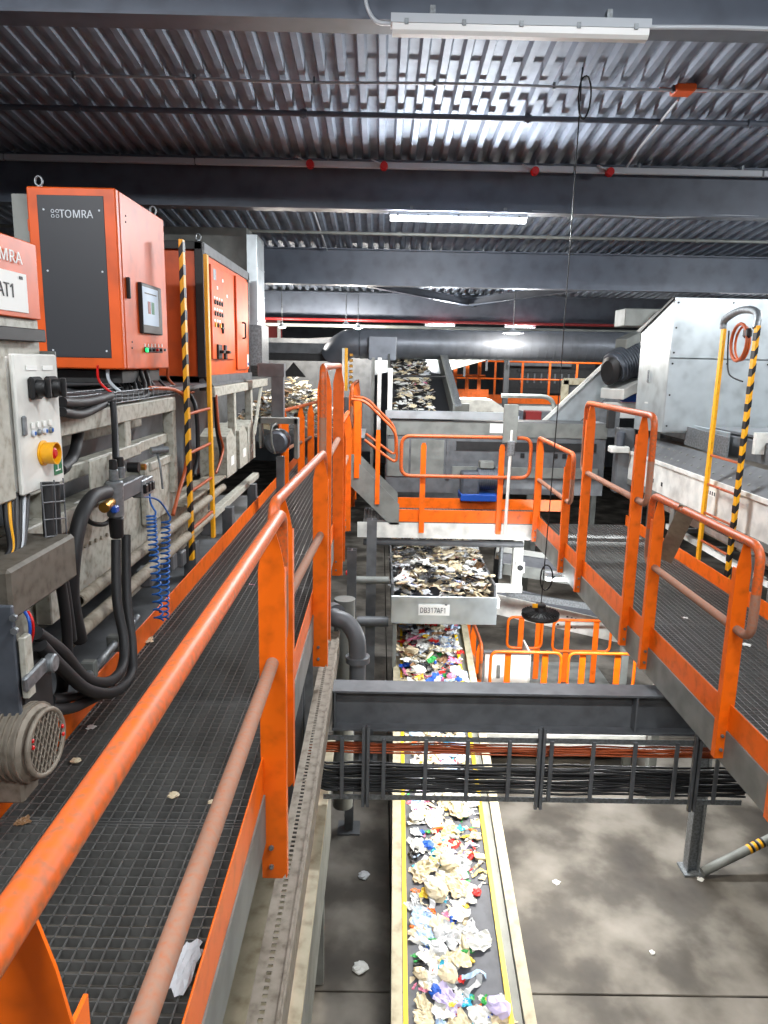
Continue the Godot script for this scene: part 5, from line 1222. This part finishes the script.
func high_bay(at: Vector3, label: String, coil: bool) -> void:
	var t := thing("hanging_lamp", label, "lamp", at)
	obj(mb().lathe([Vector2(0, 0.07), Vector2(0.05, 0.07), Vector2(0.06, 0.03), Vector2(0.165, 0.012), Vector2(0.172, -0.01), Vector2(0.165, -0.03), Vector2(0.14, -0.03)], Transform3D(Basis.IDENTITY, at), 28), "housing", M.black, t)
	for k in 32:
		var a := TAU * k / 32
		obj(mb().bar(at + Vector3(cos(a) * 0.06, 0.028, sin(a) * 0.06), at + Vector3(cos(a) * 0.168, 0.012, sin(a) * 0.168), 0.004, 0.028), "cooling_fin", M.black, t)
	obj(mb().cyl(at + Vector3(0, -0.032, 0), at + Vector3(0, -0.027, 0), 0.14, 24), "lens", M.lamp_lit, t)
	part_box("driver_box", M.black, t, at + Vector3(0, 0.085, 0), Vector3(0.08, 0.04, 0.08), 0.01)
	part_box("tag", M.yellow, t, at + Vector3(-0.06, 0.09, 0.03), Vector3(0.05, 0.04, 0.01), 0.003)
	if not coil:
		obj(mb().bar(at + Vector3(0, 0.11, 0), Vector3(-0.43, at.y + 0.11, at.z), 0.04, 0.03).box(Vector3(-0.43, at.y + 0.16, at.z), Vector3(0.03, 0.2, 0.08)), "arm", M.steel_grey, t)
	else:
		var top := roof(at.z) - 0.02
		var cb := thing("lamp_cable", "thin black cable dropping from the roof to the hanging black lamp", "cable", at + Vector3(0, 0.1, 0))
		var p := []
		for k in 25:
			var u := k / 24.0
			p.append(Vector3(at.x + 0.06 * (u - u * u) + 0.05 * u, lerpf(at.y + 0.1, top, u), at.z))
		obj(mb().tube(p, 0.005, 6), "drop_cable", M.black, cb)
		for w in [[0.35, 0.055, 0.12], [top - at.y - 0.22, 0.05, 0.16]]:
			var q := []
			for k in 40:
				var an := TAU * k / 40 * 3.0
				q.append(at + Vector3(0.03 + w[1] * sin(an) + (0.05 if w[0] > 1.0 else 0.0), w[0] + w[2] * cos(an), 0.01 + 0.012 * sin(k * 0.9)))
			obj(mb().tube(q, 0.006, 6), "coil", M.black, cb)
	var l := SpotLight3D.new()
	l.name = "light"; t.add_child(l); l.position = Vector3(0, -0.05, 0); l.rotation = Vector3(-PI / 2, 0, 0)
	l.spot_angle = 72.0; l.spot_angle_attenuation = 0.6; l.spot_range = 30.0; l.spot_attenuation = 2.0
	l.light_energy = LAMP_LOW * (1.0 if coil else 0.88); l.light_size = 0.14; l.light_color = Color(1.0, 0.97, 0.92); l.shadow_enabled = true

# ---------- far background ----------
func build_background() -> void:
	var t := thing("round_duct", "large round silver duct running across the far hall", "duct", Vector3(2.0, 2.05, -14.0))
	obj(mb().cyl(Vector3(-0.4, 2.06, -14.0), Vector3(4.6, 2.10, -14.0), 0.27, 28), "duct_tube", M.duct, t)
	for k in 34:
		var x := -0.38 + k * 0.148
		obj(mb().cyl(Vector3(x, 2.06 + 0.008 * x, -14.0), Vector3(x + 0.012, 2.06 + 0.008 * x, -14.0), 0.275, 28), "seam", M.duct, t)
	obj(mb().tube(curve([Vector3(-0.40, 2.06, -14.0), Vector3(-0.62, 2.05, -14.02), Vector3(-0.78, 1.95, -14.1), Vector3(-0.9, 1.80, -14.2)], 4), 0.26, 20), "elbow", M.duct, t)
	part_box("transition", M.duct, t, Vector3(0.02, 1.98, -13.7), Vector3(0.5, 0.42, 0.4), 0.01)
	t = thing("flat_duct", "dark flat duct running behind the far end of the cabinet walkway", "duct", Vector3(-2.2, 1.95, -14.5))
	part_box("trunk", M.steel_grey, t, Vector3(-1.9, 1.96, -14.5), Vector3(2.5, 0.20, 0.5), 0.01)
	part_box("side", M.dark, t, Vector3(-1.9, 1.80, -14.3), Vector3(2.4, 0.14, 0.06), 0.004)
	t = thing("waste_bunker", "dark bunker wall filled with waste behind the cabinet walkway's far end", "bunker", Vector3(-1.9, 0, -15))
	part_box("back_wall", M.steel_grey, t, Vector3(-1.8, 1.0, -16.2), Vector3(3.2, 2.4, 0.1))
	part_box("side_wall", M.steel_grey, t, Vector3(-3.3, 1.0, -15.2), Vector3(0.1, 2.0, 2.0))
	part_box("floor_plate", M.steel_grey, t, Vector3(-1.8, 0.25, -15.2), Vector3(3.0, 0.1, 2.2))
	obj(mb().prism(PackedVector2Array([Vector2(-0.24, 0), Vector2(0.24, 0), Vector2(0, 0.28)]), 0.05, Transform3D(Basis.IDENTITY, Vector3(-1.7, 1.42, -14.6))), "deflector", M.dark, t)
	# far gallery with orange rails
	t = thing("gallery", "far gallery with orange toe board and thin orange rails", "walkway", Vector3(4.2, 0.8, -21))
	part_box("deck", M.girder, t, Vector3(4.5, 0.62, -21.2), Vector3(8.0, 0.08, 1.2), 0.004)
	part_box("toe_board", M.orange, t, Vector3(4.5, 0.80, -20.6), Vector3(8.0, 0.24, 0.02), 0.003)
	part_box("white_beam", M.paper, t, Vector3(4.0, 0.48, -20.6), Vector3(7.0, 0.28, 0.06), 0.004)
	for k in 11:
		part_box("post", M.orange, t, Vector3(0.9 + k * 0.75, 1.28, -20.6), Vector3(0.06, 1.1, 0.03), 0.003)
	for y in [1.82, 1.35]:
		obj(mb().cyl(Vector3(0.8, y, -20.6), Vector3(8.4, y, -20.6), 0.025, 8), "rail", M.orange, t)
	for k in 5:
		part_box("leg", M.girder, t, Vector3(1.2 + 1.7 * k, -1.6, -21.2), Vector3(0.14, 4.3, 0.14), 0.004)
	t = thing("gallery", "second far gallery with orange posts behind the feed belt", "walkway", Vector3(1.8, 1.2, -19))
	part_box("toe_board", M.orange, t, Vector3(2.0, 1.02, -18.6), Vector3(1.4, 0.20, 0.02), 0.003)
	for x in [1.50, 1.85, 2.15, 2.45]:
		part_box("post", M.orange, t, Vector3(x, 1.42, -18.6), Vector3(0.09, 1.0, 0.03), 0.003)
	for x in [1.5, 2.45]: part_box("leg", M.girder, t, Vector3(x, -1.4, -18.65), Vector3(0.1, 4.6, 0.1))
	obj(mb().cyl(Vector3(1.3, 1.9, -18.6), Vector3(2.6, 1.9, -18.6), 0.03, 8).cyl(Vector3(1.3, 1.45, -18.6), Vector3(2.6, 1.45, -18.6), 0.03, 8), "rail", M.orange, t)
	t = thing("far_machine", "dark grey machine block behind the far orange gallery", "machine", Vector3(4.8, 1, -23))
	part_box("body", M.dark, t, Vector3(5.0, 1.55, -22.6), Vector3(2.6, 1.3, 1.4), 0.03)
	part_box("head", M.steel_grey, t, Vector3(4.6, 1.95, -21.9), Vector3(1.9, 0.5, 0.3), 0.02)
	part_box("slot_row", M.black, t, Vector3(4.9, 1.58, -21.88), Vector3(1.8, 0.10, 0.03))
	for k in 9:
		part_box("grille_bar", M.steel_grey, t, Vector3(4.1 + 0.2 * k, 1.36, -21.88), Vector3(0.05, 0.28, 0.04), 0.004)
	part_box("orange_sign", M.cabinet_orange, t, Vector3(5.25, 2.25, -21.6), Vector3(0.55, 0.09, 0.04), 0.004)
	part_box("white_sign", M.paper, t, Vector3(4.65, 2.22, -21.6), Vector3(0.5, 0.07, 0.04), 0.004)
	t = thing("far_conveyor", "pale dirty conveyor rising behind the feed belt under the round duct", "conveyor", Vector3(2.0, 1.7, -17.5))
	obj(mb().bar(Vector3(1.05, 1.55, -17.4), Vector3(3.2, 2.2, -17.2), 0.6, 0.26, Vector3.UP, 0.01), "trunk", M.machine, t)
	part_box("leg", M.dark, t, Vector3(2.9, -0.8, -17.3), Vector3(0.12, 5.8, 0.12))
	for k in 4:
		part_box("truss_bar", M.dark, t, Vector3(1.9 + 0.5 * k, 1.7 + 0.14 * k, -17.05), Vector3(0.05, 0.5, 0.04))
	t = thing("press_unit", "white machine housing with bolted side covers behind the hopper", "machine", Vector3(1.9, 0.4, -15.5))
	plate("housing", M.white, t, [[1.35, 0.35], [2.75, 0.35], [2.75, 0.72], [2.3, 1.02], [1.35, 1.02]], -15.2, -16.2)
	part_box("cover", M.girder, t, Vector3(1.62, 0.72, -15.17), Vector3(0.4, 0.44, 0.04), 0.01)
	part_box("cover", M.machine, t, Vector3(2.15, 0.64, -15.17), Vector3(0.34, 0.32, 0.04), 0.01)
	obj(mb().cyl(Vector3(2.2, 0.62, -15.15), Vector3(2.2, 0.62, -15.08), 0.09, 16), "bearing", M.steel_grey, t)
	part_box("dark_hood", M.black, t, Vector3(1.22, 0.95, -15.1), Vector3(0.22, 0.12, 0.3), 0.03)
	t = thing("pipe_frame", "grey bent pipe frame before the far machines", "frame", Vector3(3.6, 0.3, -16))
	obj(mb().tube(bend([Vector3(2.6, 1.08, -16.0), Vector3(3.75, 1.08, -16.0), Vector3(3.8, 0.2, -16.0)], 0.3), 0.05, 10), "pipe", M.girder, t)
	part_box("leg", M.girder, t, Vector3(3.3, -1.68, -15.8), Vector3(0.12, 4.06, 0.12))
	part_box("base", M.white, t, Vector3(3.3, 0.40, -15.8), Vector3(1.3, 0.1, 0.3), 0.01)
	t = thing("doorway_frame", "cream door frame far behind the inclined conveyor", "frame", Vector3(5.4, 0.5, -18.5))
	part_box("jamb", M.cream, t, Vector3(4.55, 0.72, -18.4), Vector3(0.18, 1.35, 0.08), 0.006)
	part_box("head", M.cream, t, Vector3(5.3, 1.36, -18.4), Vector3(1.6, 0.16, 0.08), 0.006)
	part_box("infill", M.steel_grey, t, Vector3(5.3, 0.65, -18.5), Vector3(1.4, 1.3, 0.04))
	t = thing("far_cabinet", "grey cabinets and red equipment far below the gallery", "cabinet", Vector3(3.4, 0, -19))
	for q in [[2.5, 0.35, M.steel_grey], [3.0, 0.45, M.dark], [3.5, 0.36, M.motor], [3.95, 0.4, M.red_pipe], [4.3, 0.3, M.steel_grey]]:
		part_box("cabinet", q[2], t, Vector3(q[0], 0.15, -19.2), Vector3(q[1], 0.85, 0.4), 0.01)
	part_box("screen", M.screen_print, t, Vector3(3.5, 0.35, -18.98), Vector3(0.14, 0.2, 0.02))
	# left far side
	t = thing("wall_panel", "pale sloping panel behind the stair at the far end", "panel", Vector3(-0.3, 1.2, -16))
	plate("panel", M.sheet, t, [[-0.55, 1.35], [0.25, 1.55], [0.25, 2.0], [-0.55, 1.62]], -16.4, -16.5)
	t = thing("far_beam", "red and white steel frame corner far behind the switch cabinet", "frame", Vector3(-2.6, 1.5, -19))
	part_box("red_panel", M.red_pipe, t, Vector3(-3.0, 2.5, -19.0), Vector3(1.0, 0.5, 0.05))
	obj(mb().bar(Vector3(-3.3, 2.1, -18.9), Vector3(-0.2, 2.35, -18.9), 0.08, 0.12), "white_beam", M.paper, t)
	obj(mb().bar(Vector3(-2.9, 2.8, -18.8), Vector3(-3.1, 2.0, -18.8), 0.08, 0.10, Vector3.BACK), "white_strut", M.paper, t)
	part_box("white_post", M.paper, t, Vector3(-2.55, 1.9, -18.8), Vector3(0.07, 1.7, 0.07))
	t = thing("yellow_frame", "narrow yellow chain frame behind the raised rail panel", "frame", Vector3(-0.55, 0.8, -12.5))
	part_box("stile", M.white, t, Vector3(-0.63, 1.45, -12.5), Vector3(0.04, 1.0, 0.04))
	part_box("stile", M.yellow, t, Vector3(-0.58, 1.6, -12.5), Vector3(0.05, 0.7, 0.03))
	for k in 7:
		part_box("link", M.brass, t, Vector3(-0.50, 1.30 + 0.09 * k, -12.5), Vector3(0.06, 0.05, 0.05), 0.01)
	part_box("bin", M.steel_grey, t, Vector3(-0.45, 0.9, -12.4), Vector3(0.3, 0.5, 0.2), 0.01)
	t = thing("upright_post", "tall white post beside the feed belt at the stair", "post", Vector3(0.1, -0.3, -11.3))
	part_box("post", M.white, t, Vector3(-0.02, 0.75, -11.3), Vector3(0.06, 2.1, 0.06), 0.004)
	part_box("post", M.girder, t, Vector3(-0.12, 0.75, -11.5), Vector3(0.05, 2.1, 0.05), 0.004)

# ---------- waste ----------
var waste_meshes := {}
func waste_mesh(kind: String, v: int) -> ArrayMesh:
	var key := kind + str(v)
	if waste_meshes.has(key): return waste_meshes[key]
	var r := RandomNumberGenerator.new()
	r.seed = hash(key)
	var m := mb()
	if kind == "film" or kind == "paper":   # a rumpled sheet, folded up on itself
		var n := 8
		var p := []
		var ph := r.randf() * TAU
		var c1 := Vector2.from_angle(r.randf() * TAU) * r.randf_range(5, 9)
		var c2 := Vector2.from_angle(r.randf() * TAU) * r.randf_range(9, 15)
		var rag := []
		for k in 12: rag.append(r.randf_range(0.62, 1.1))
		for i in n + 1:
			var row := []
			for j in n + 1:
				var q := Vector2(float(i) / n - 0.5, float(j) / n - 0.5)
				var an := fposmod(q.angle() / TAU * 12.0, 12.0)
				var k: float = lerpf(rag[int(an) % 12], rag[(int(an) + 1) % 12], an - floorf(an))
				var y: float = 0.13 * absf(sin(c1.dot(q) + ph)) + 0.07 * absf(sin(c2.dot(q))) + r.randf_range(-0.035, 0.05)
				q *= k
				row.append(Vector3(q.x + r.randf_range(-0.03, 0.03), maxf(y if kind == "film" else y * 0.6, 0.0), q.y * 0.8 + r.randf_range(-0.03, 0.03)))
			p.append(row)
		for i in n:
			for j in n:
				m.flat(p[i][j], p[i + 1][j], p[i + 1][j + 1], Vector3.UP)
				m.flat(p[i][j], p[i + 1][j + 1], p[i][j + 1], Vector3.UP)
	elif kind == "bag":   # a crumpled lump
		var u := 11; var w := 7
		var p := []
		for i in w + 1:
			var row := []
			for j in u:
				var th := PI * i / w; var ph := TAU * j / u
				var k := r.randf_range(0.34, 0.54)
				row.append(Vector3(sin(th) * cos(ph) * k, maxf(0.2 + cos(th) * k * 0.6, 0.0), sin(th) * sin(ph) * k * 0.85) if i > 0 and i < w else Vector3(0, 0.2 + cos(th) * 0.28, 0))
			p.append(row)
		for i in w:
			for j in u:
				var a: Vector3 = p[i][j]; var b: Vector3 = p[i + 1][j]; var c: Vector3 = p[i + 1][(j + 1) % u]; var d: Vector3 = p[i][(j + 1) % u]
				var o := (a + b + c + d) / 4.0 - Vector3(0, 0.2, 0)
				if i < w - 1: m.flat(a, b, c, o)
				else: m.flat(a, b, d, o)
				if i > 0 and i < w - 1: m.flat(a, c, d, o)
	elif kind == "bottle":   # a squashed bottle with neck
		var prof := [Vector2(0, -0.5), Vector2(0.15, -0.48), Vector2(0.17, -0.3), Vector2(0.13, -0.1), Vector2(0.17, 0.12), Vector2(0.15, 0.26), Vector2(0.06, 0.40), Vector2(0.055, 0.5), Vector2(0, 0.5)]
		for i in prof.size(): prof[i].x *= r.randf_range(0.75, 1.1)
		m.lathe(prof, Transform3D(Basis(Vector3(0, 0.75, 0), Vector3(1, 0, 0), Vector3(0, 0, 1.15)), Vector3(0, 0.12, 0)), 8)
	elif kind == "carton":   # a bent open box
		var s := Vector3(0.8, r.randf_range(0.18, 0.35), 0.5)
		m.box(Vector3(0, s.y / 2, 0), s, 0.03, Basis(Vector3.UP, 0.1))
		m.box(Vector3(0.45, s.y * 0.9, 0), Vector3(0.3, 0.02, 0.46), 0.0, Basis(Vector3.BACK, r.randf_range(0.2, 0.9)))
	else:   # strip: a twisted ribbon
		var n := 8
		var a0 := Vector3.ZERO; var b0 := Vector3.ZERO
		for i in n + 1:
			var q := float(i) / n
			var an := r.randf_range(-0.6, 0.6)
			var c := Vector3(q - 0.5, 0.1 + 0.08 * sin(q * 9.0 + v), 0.18 * sin(q * 5.0 + v * 2.0))
			var a := c + Vector3(0, sin(an), cos(an)) * 0.11; var b := c - Vector3(0, sin(an), cos(an)) * 0.11
			a.y = maxf(a.y, 0.0); b.y = maxf(b.y, 0.0)
			if i > 0:
				m.flat(a0, b0, b, Vector3.UP); m.flat(a0, b, a, Vector3.UP)
			a0 = a; b0 = b
	waste_meshes[key] = m.commit()
	return waste_meshes[key]
const TINTS := [["white", Color(0.83, 0.83, 0.81)], ["cream", Color(0.80, 0.75, 0.63)], ["pale grey", Color(0.74, 0.75, 0.76)], ["pale blue", Color(0.66, 0.76, 0.88)], ["yellow", Color(0.88, 0.74, 0.25)], ["red", Color(0.80, 0.14, 0.12)], ["pink", Color(0.86, 0.50, 0.62)], ["blue", Color(0.12, 0.34, 0.74)], ["green", Color(0.20, 0.62, 0.30)], ["orange", Color(0.90, 0.42, 0.10)], ["turquoise", Color(0.20, 0.66, 0.78)], ["black", Color(0.10, 0.10, 0.11)], ["brown", Color(0.50, 0.38, 0.26)], ["beige", Color(0.78, 0.72, 0.60)], ["lilac", Color(0.74, 0.70, 0.84)], ["straw", Color(0.84, 0.78, 0.52)]]
const BRIGHT := [0, 0, 0, 0, 0, 0, 0, 0, 1, 1, 1, 1, 1, 1, 2, 2, 2, 2, 3, 3, 3, 13, 13, 13, 13, 13, 0, 1, 2, 0, 0, 0, 1, 13, 2, 2, 0, 1, 0, 4, 5, 6, 7, 8, 9, 10, 11, 14, 14, 15, 15, 0, 1, 13, 2]
const DULL := [1, 13, 12, 2, 0, 13, 12, 5, 7, 11, 1, 0, 2, 13, 4, 6]
const FORMS := [["film", "plastic_film", "crumpled plastic film"], ["film", "plastic_film", "crumpled plastic film"], ["film", "plastic_film", "crumpled plastic film"], ["film", "plastic_film", "crumpled plastic film"], ["paper", "paper_scrap", "creased paper scrap"], ["paper", "paper_scrap", "creased paper scrap"], ["bag", "plastic_bag", "scrunched plastic bag"], ["bag", "plastic_bag", "scrunched plastic bag"], ["bottle", "plastic_bottle", "squashed plastic bottle"], ["carton", "carton", "bent open carton"], ["strip", "plastic_strip", "twisted plastic strip"], ["strip", "plastic_strip", "twisted plastic strip"]]
func waste_piece(at: Vector3, size: float, tints: Array, where: String, group: String, slope := 0.0, thing_too := true) -> void:
	var f: Array = FORMS[rng.randi() % FORMS.size()]
	var c: Array = TINTS[tints[rng.randi() % tints.size()]]
	var o := MeshInstance3D.new()
	o.mesh = waste_mesh(f[0], rng.randi() % 5)
	o.material_override = M["waste_" + c[0]]
	o.name = numbered(f[1]); add_child(o)
	if not c[0] in ["white", "cream", "pale grey", "beige", "pale blue", "straw", "lilac"]: size *= 0.62
	var k := size * (0.75 if f[0] == "bottle" or f[0] == "carton" else 1.0)
	o.transform = Transform3D(Basis(Vector3.RIGHT, slope) * Basis(Vector3.UP, rng.randf() * TAU) * Basis(Vector3.BACK, rng.randf_range(-0.25, 0.25)) * Basis.from_scale(Vector3(k, k * rng.randf_range(0.6, 1.0), k)), at)
	tag(o, "%s %s %s" % [c[0], f[2], where], "waste", group)
func waste_stuff(called: String, label: String, spots: Array, tints: Array) -> void:   # the uncountable small stuff under and between the pieces
	var o := Node3D.new()
	o.name = called; add_child(o)
	o.set_meta("kind", "stuff"); tag(o, label, "waste")
	var by := {}
	for s in spots:
		var key := "%s|%d|%d" % [["film", "paper", "strip", "film", "bottle"][rng.randi() % 5], rng.randi() % 4, tints[rng.randi() % tints.size()]]
		if not by.has(key): by[key] = []
		by[key].append(s)
	for key in by:
		var q: PackedStringArray = key.split("|")
		var mm := MultiMesh.new()
		mm.transform_format = MultiMesh.TRANSFORM_3D
		mm.mesh = waste_mesh(q[0], int(q[1]))
		mm.instance_count = by[key].size()
		for i in by[key].size():
			var s: Array = by[key][i]
			var k: float = s[1]
			mm.set_instance_transform(i, Transform3D(Basis(Vector3.UP, rng.randf() * TAU) * Basis(Vector3.BACK, rng.randf_range(-0.5, 0.5)) * Basis.from_scale(Vector3(k, k * 0.8, k)), s[0]))
		var g := MultiMeshInstance3D.new()
		g.multimesh = mm; g.material_override = M["waste_" + TINTS[int(q[2])][0]]; g.name = "scraps"
		g.set_meta("kind", "stuff")
		o.add_child(g, true)
func build_waste() -> void:
	for c in TINTS: mat("waste_" + c[0], c[1], 0.45)
	# belt with yellow edges: evenly scattered so that pieces touch but the belt shows in places
	var spots := []
	var tries := 0
	while spots.size() < 235 and tries < 9000:
		tries += 1
		var z := rng.randf_range(-3.9, -8.2)
		var u := rng.randf()
		if u > 0.72 and z > -5.6 and z < -4.75 and rng.randf() < 0.8: continue   # the bare stretch of belt
		var p := Vector3(lerpf(0.36, 0.98, u) + 0.016 * (-z - 4.5), belt_y(z) + 0.002, z)
		var ok := true
		for s in spots:
			if p.distance_to(s) < 0.06: ok = false; break
		if ok: spots.append(p)
	for p in spots:
		waste_piece(p, rng.randf_range(0.12, 0.24), BRIGHT, "on the belt with yellow edges", "waste on the yellow-edged belt", 0.18)
	var small := []
	for i in 420:
		var z := rng.randf_range(-3.9, -8.4)
		var u := rng.randf()
		if u > 0.7 and z > -5.6 and z < -4.75: continue
		small.append([Vector3(lerpf(0.34, 1.0, u) + 0.016 * (-z - 4.5), belt_y(z), z), rng.randf_range(0.05, 0.12)])
	waste_stuff("belt_scraps", "small pale scraps scattered between the pieces on the yellow-edged belt", small, [0, 1, 2, 13, 5, 7, 8, 4, 6, 10, 0, 1, 3, 9, 0, 13])
	# the upper stretch of the same belt, under the lettered plate
	for i in 48:
		var z := rng.randf_range(-8.3, -10.2)
		waste_piece(Vector3(rng.randf_range(0.38, 1.0) + 0.016 * (-z - 4.5), belt_y(z) + rng.randf_range(0.10, 0.26), z), rng.randf_range(0.14, 0.26), [0, 1, 5, 6, 7, 8, 12, 13, 2, 3, 4, 0, 1, 11], "in the heap below the lettered end plate", "waste below the lettered plate", 0.18)
	small = []
	for i in 330:
		var z := rng.randf_range(-8.3, -10.5)
		small.append([Vector3(rng.randf_range(0.30, 1.06) + 0.06, belt_y(z) + rng.randf_range(0.0, 0.22), z), rng.randf_range(0.12, 0.24)])
	waste_stuff("heap_scraps", "small mixed scraps in the heap below the lettered end plate", small, [12, 13, 2, 1, 5, 2, 0, 0, 6, 3, 7, 1, 0])
	# heap on the discharge conveyor
	for i in 56:
		var z := rng.randf_range(-9.1, -11.2)
		var x := rng.randf_range(0.28, 1.46)
		var h := 0.24 + 0.42 * clampf((-z - 9.1) / 1.2, 0.0, 1.0) * clampf((1.3 - x) / 0.6, 0.15, 1.0)
		waste_piece(Vector3(x, -1.30 + h * rng.randf_range(0.6, 1.0), z), rng.randf_range(0.12, 0.24), [0, 1, 13, 12, 2, 0, 1, 5, 4, 7, 13, 0], "in the heap behind the lettered end plate", "waste behind the lettered plate")
	small = []
	for i in 1100:
		var z := rng.randf_range(-9.05, -13.0)
		var x := rng.randf_range(0.24, 1.50)
		var h := 0.24 + 0.44 * clampf((-z - 9.1) / 1.2, 0.0, 1.0) * clampf((1.4 - x) / 0.6, 0.2, 1.0)
		small.append([Vector3(x, -1.30 + h * rng.randf_range(0.1, 0.95), z), rng.randf_range(0.10, 0.22)])
	waste_stuff("discharge_scraps", "dusty mixed scraps in the heap behind the lettered end plate", small, [13, 12, 1, 2, 13, 2, 0, 0, 1, 11])
	# feed belt
	for i in 36:
		var u := rng.randf()
		waste_piece(Vector3(0.60 + rng.randf_range(-0.34, 0.26), lerpf(0.96, 1.88, u), lerpf(-11.2, -14.4, u)), rng.randf_range(0.10, 0.18), [0, 0, 1, 13, 2, 0, 6, 1], "on the inclined belt above the hopper", "waste on the inclined feed belt", 0.27)
	small = []
	for i in 330:
		var u := rng.randf()
		small.append([Vector3(0.58 + rng.randf_range(-0.36, 0.28), lerpf(0.93, 1.86, u), lerpf(-11.15, -14.5, u)), rng.randf_range(0.07, 0.14)])
	waste_stuff("feed_scraps", "small white scraps on the inclined belt above the hopper", small, [0, 0, 1, 13, 2, 0, 12])
	small = []
	for i in 420:
		var a := rng.randf() * TAU
		var d := sqrt(rng.randf())
		small.append([Vector3(-1.75 + cos(a) * d * 1.2, 0.35 + 1.0 * (1.0 - d) + rng.randf_range(0.0, 0.15), -15.1 + sin(a) * d * 0.8), rng.randf_range(0.12, 0.3)])
	waste_stuff("bunker_waste", "mixed waste heaped in the far bunker", small, [13, 12, 1, 2, 13, 2, 0, 0, 1, 11])
	# litter on gratings and floor
	var lit := [[185, 968, 0.0, 0.12, "pale grey", "film", "silvery crumpled foil lying on the grating near the worn rail"], [92, 728, 0.0, 0.05, "white", "paper", "white paper scrap on the grating near the mesh fan guard"], [76, 762, 0.0, 0.05, "beige", "bag", "grey lump of waste beside the mesh fan guard"], [145, 642, 0.0, 0.10, "beige", "film", "beige rag on the grating under the blue air hoses"], [173, 797, 0.0, 0.05, "beige", "bag", "small beige lump on the middle of the grating"], [211, 803, 0.0, 0.03, "beige", "bag", "tiny beige crumb on the grating beside the worn rail"], [115, 690, 0.0, 0.07, "brown", "film", "brown scrap near the short hoses"], [252, 585, 0.0, 0.05, "pink", "strip", "pale strip on the grating beside the rail post"], [685, 618, WALK_R, 0.05, "white", "paper", "white scrap on the grating below the strap"], [746, 645, WALK_R, 0.08, "white", "paper", "white scrap on the grating at the rail loop"], [22, 823, 0.0, 0.06, "brown", "film", "brown scrap on the grating in front of the dark drive"], [364, 877, FLOOR, 0.14, "pale grey", "bag", "pale lump alone on the dark floor left of the belt"], [360, 970, FLOOR, 0.16, "white", "bag", "white lump alone on the dark floor"], [652, 953, FLOOR, 0.06, "white", "bag", "white dot of litter alone on the open floor"], [556, 882, FLOOR, 0.09, "white", "paper", "white scrap on the floor beside the cream conveyor side"], [700, 880, FLOOR, 0.08, "white", "paper", "white scrap on the floor at the column foot"]]
	for q in lit:
		var o := MeshInstance3D.new()
		o.mesh = waste_mesh(q[5], 2); o.material_override = M["waste_" + q[4]]; o.name = numbered("litter"); add_child(o)
		o.transform = Transform3D(Basis(Vector3.UP, -0.2 if q[0] == 185 else q[0] * 0.1) * Basis.from_scale(Vector3(q[3] * (0.7 if q[0] == 185 else 1.0), q[3] * 0.6, q[3] * (2.0 if q[0] == 185 else 1.2))), on_y(q[0], q[1], q[2]) + Vector3(0, 0.002, 0))
		tag(o, q[6], "litter")
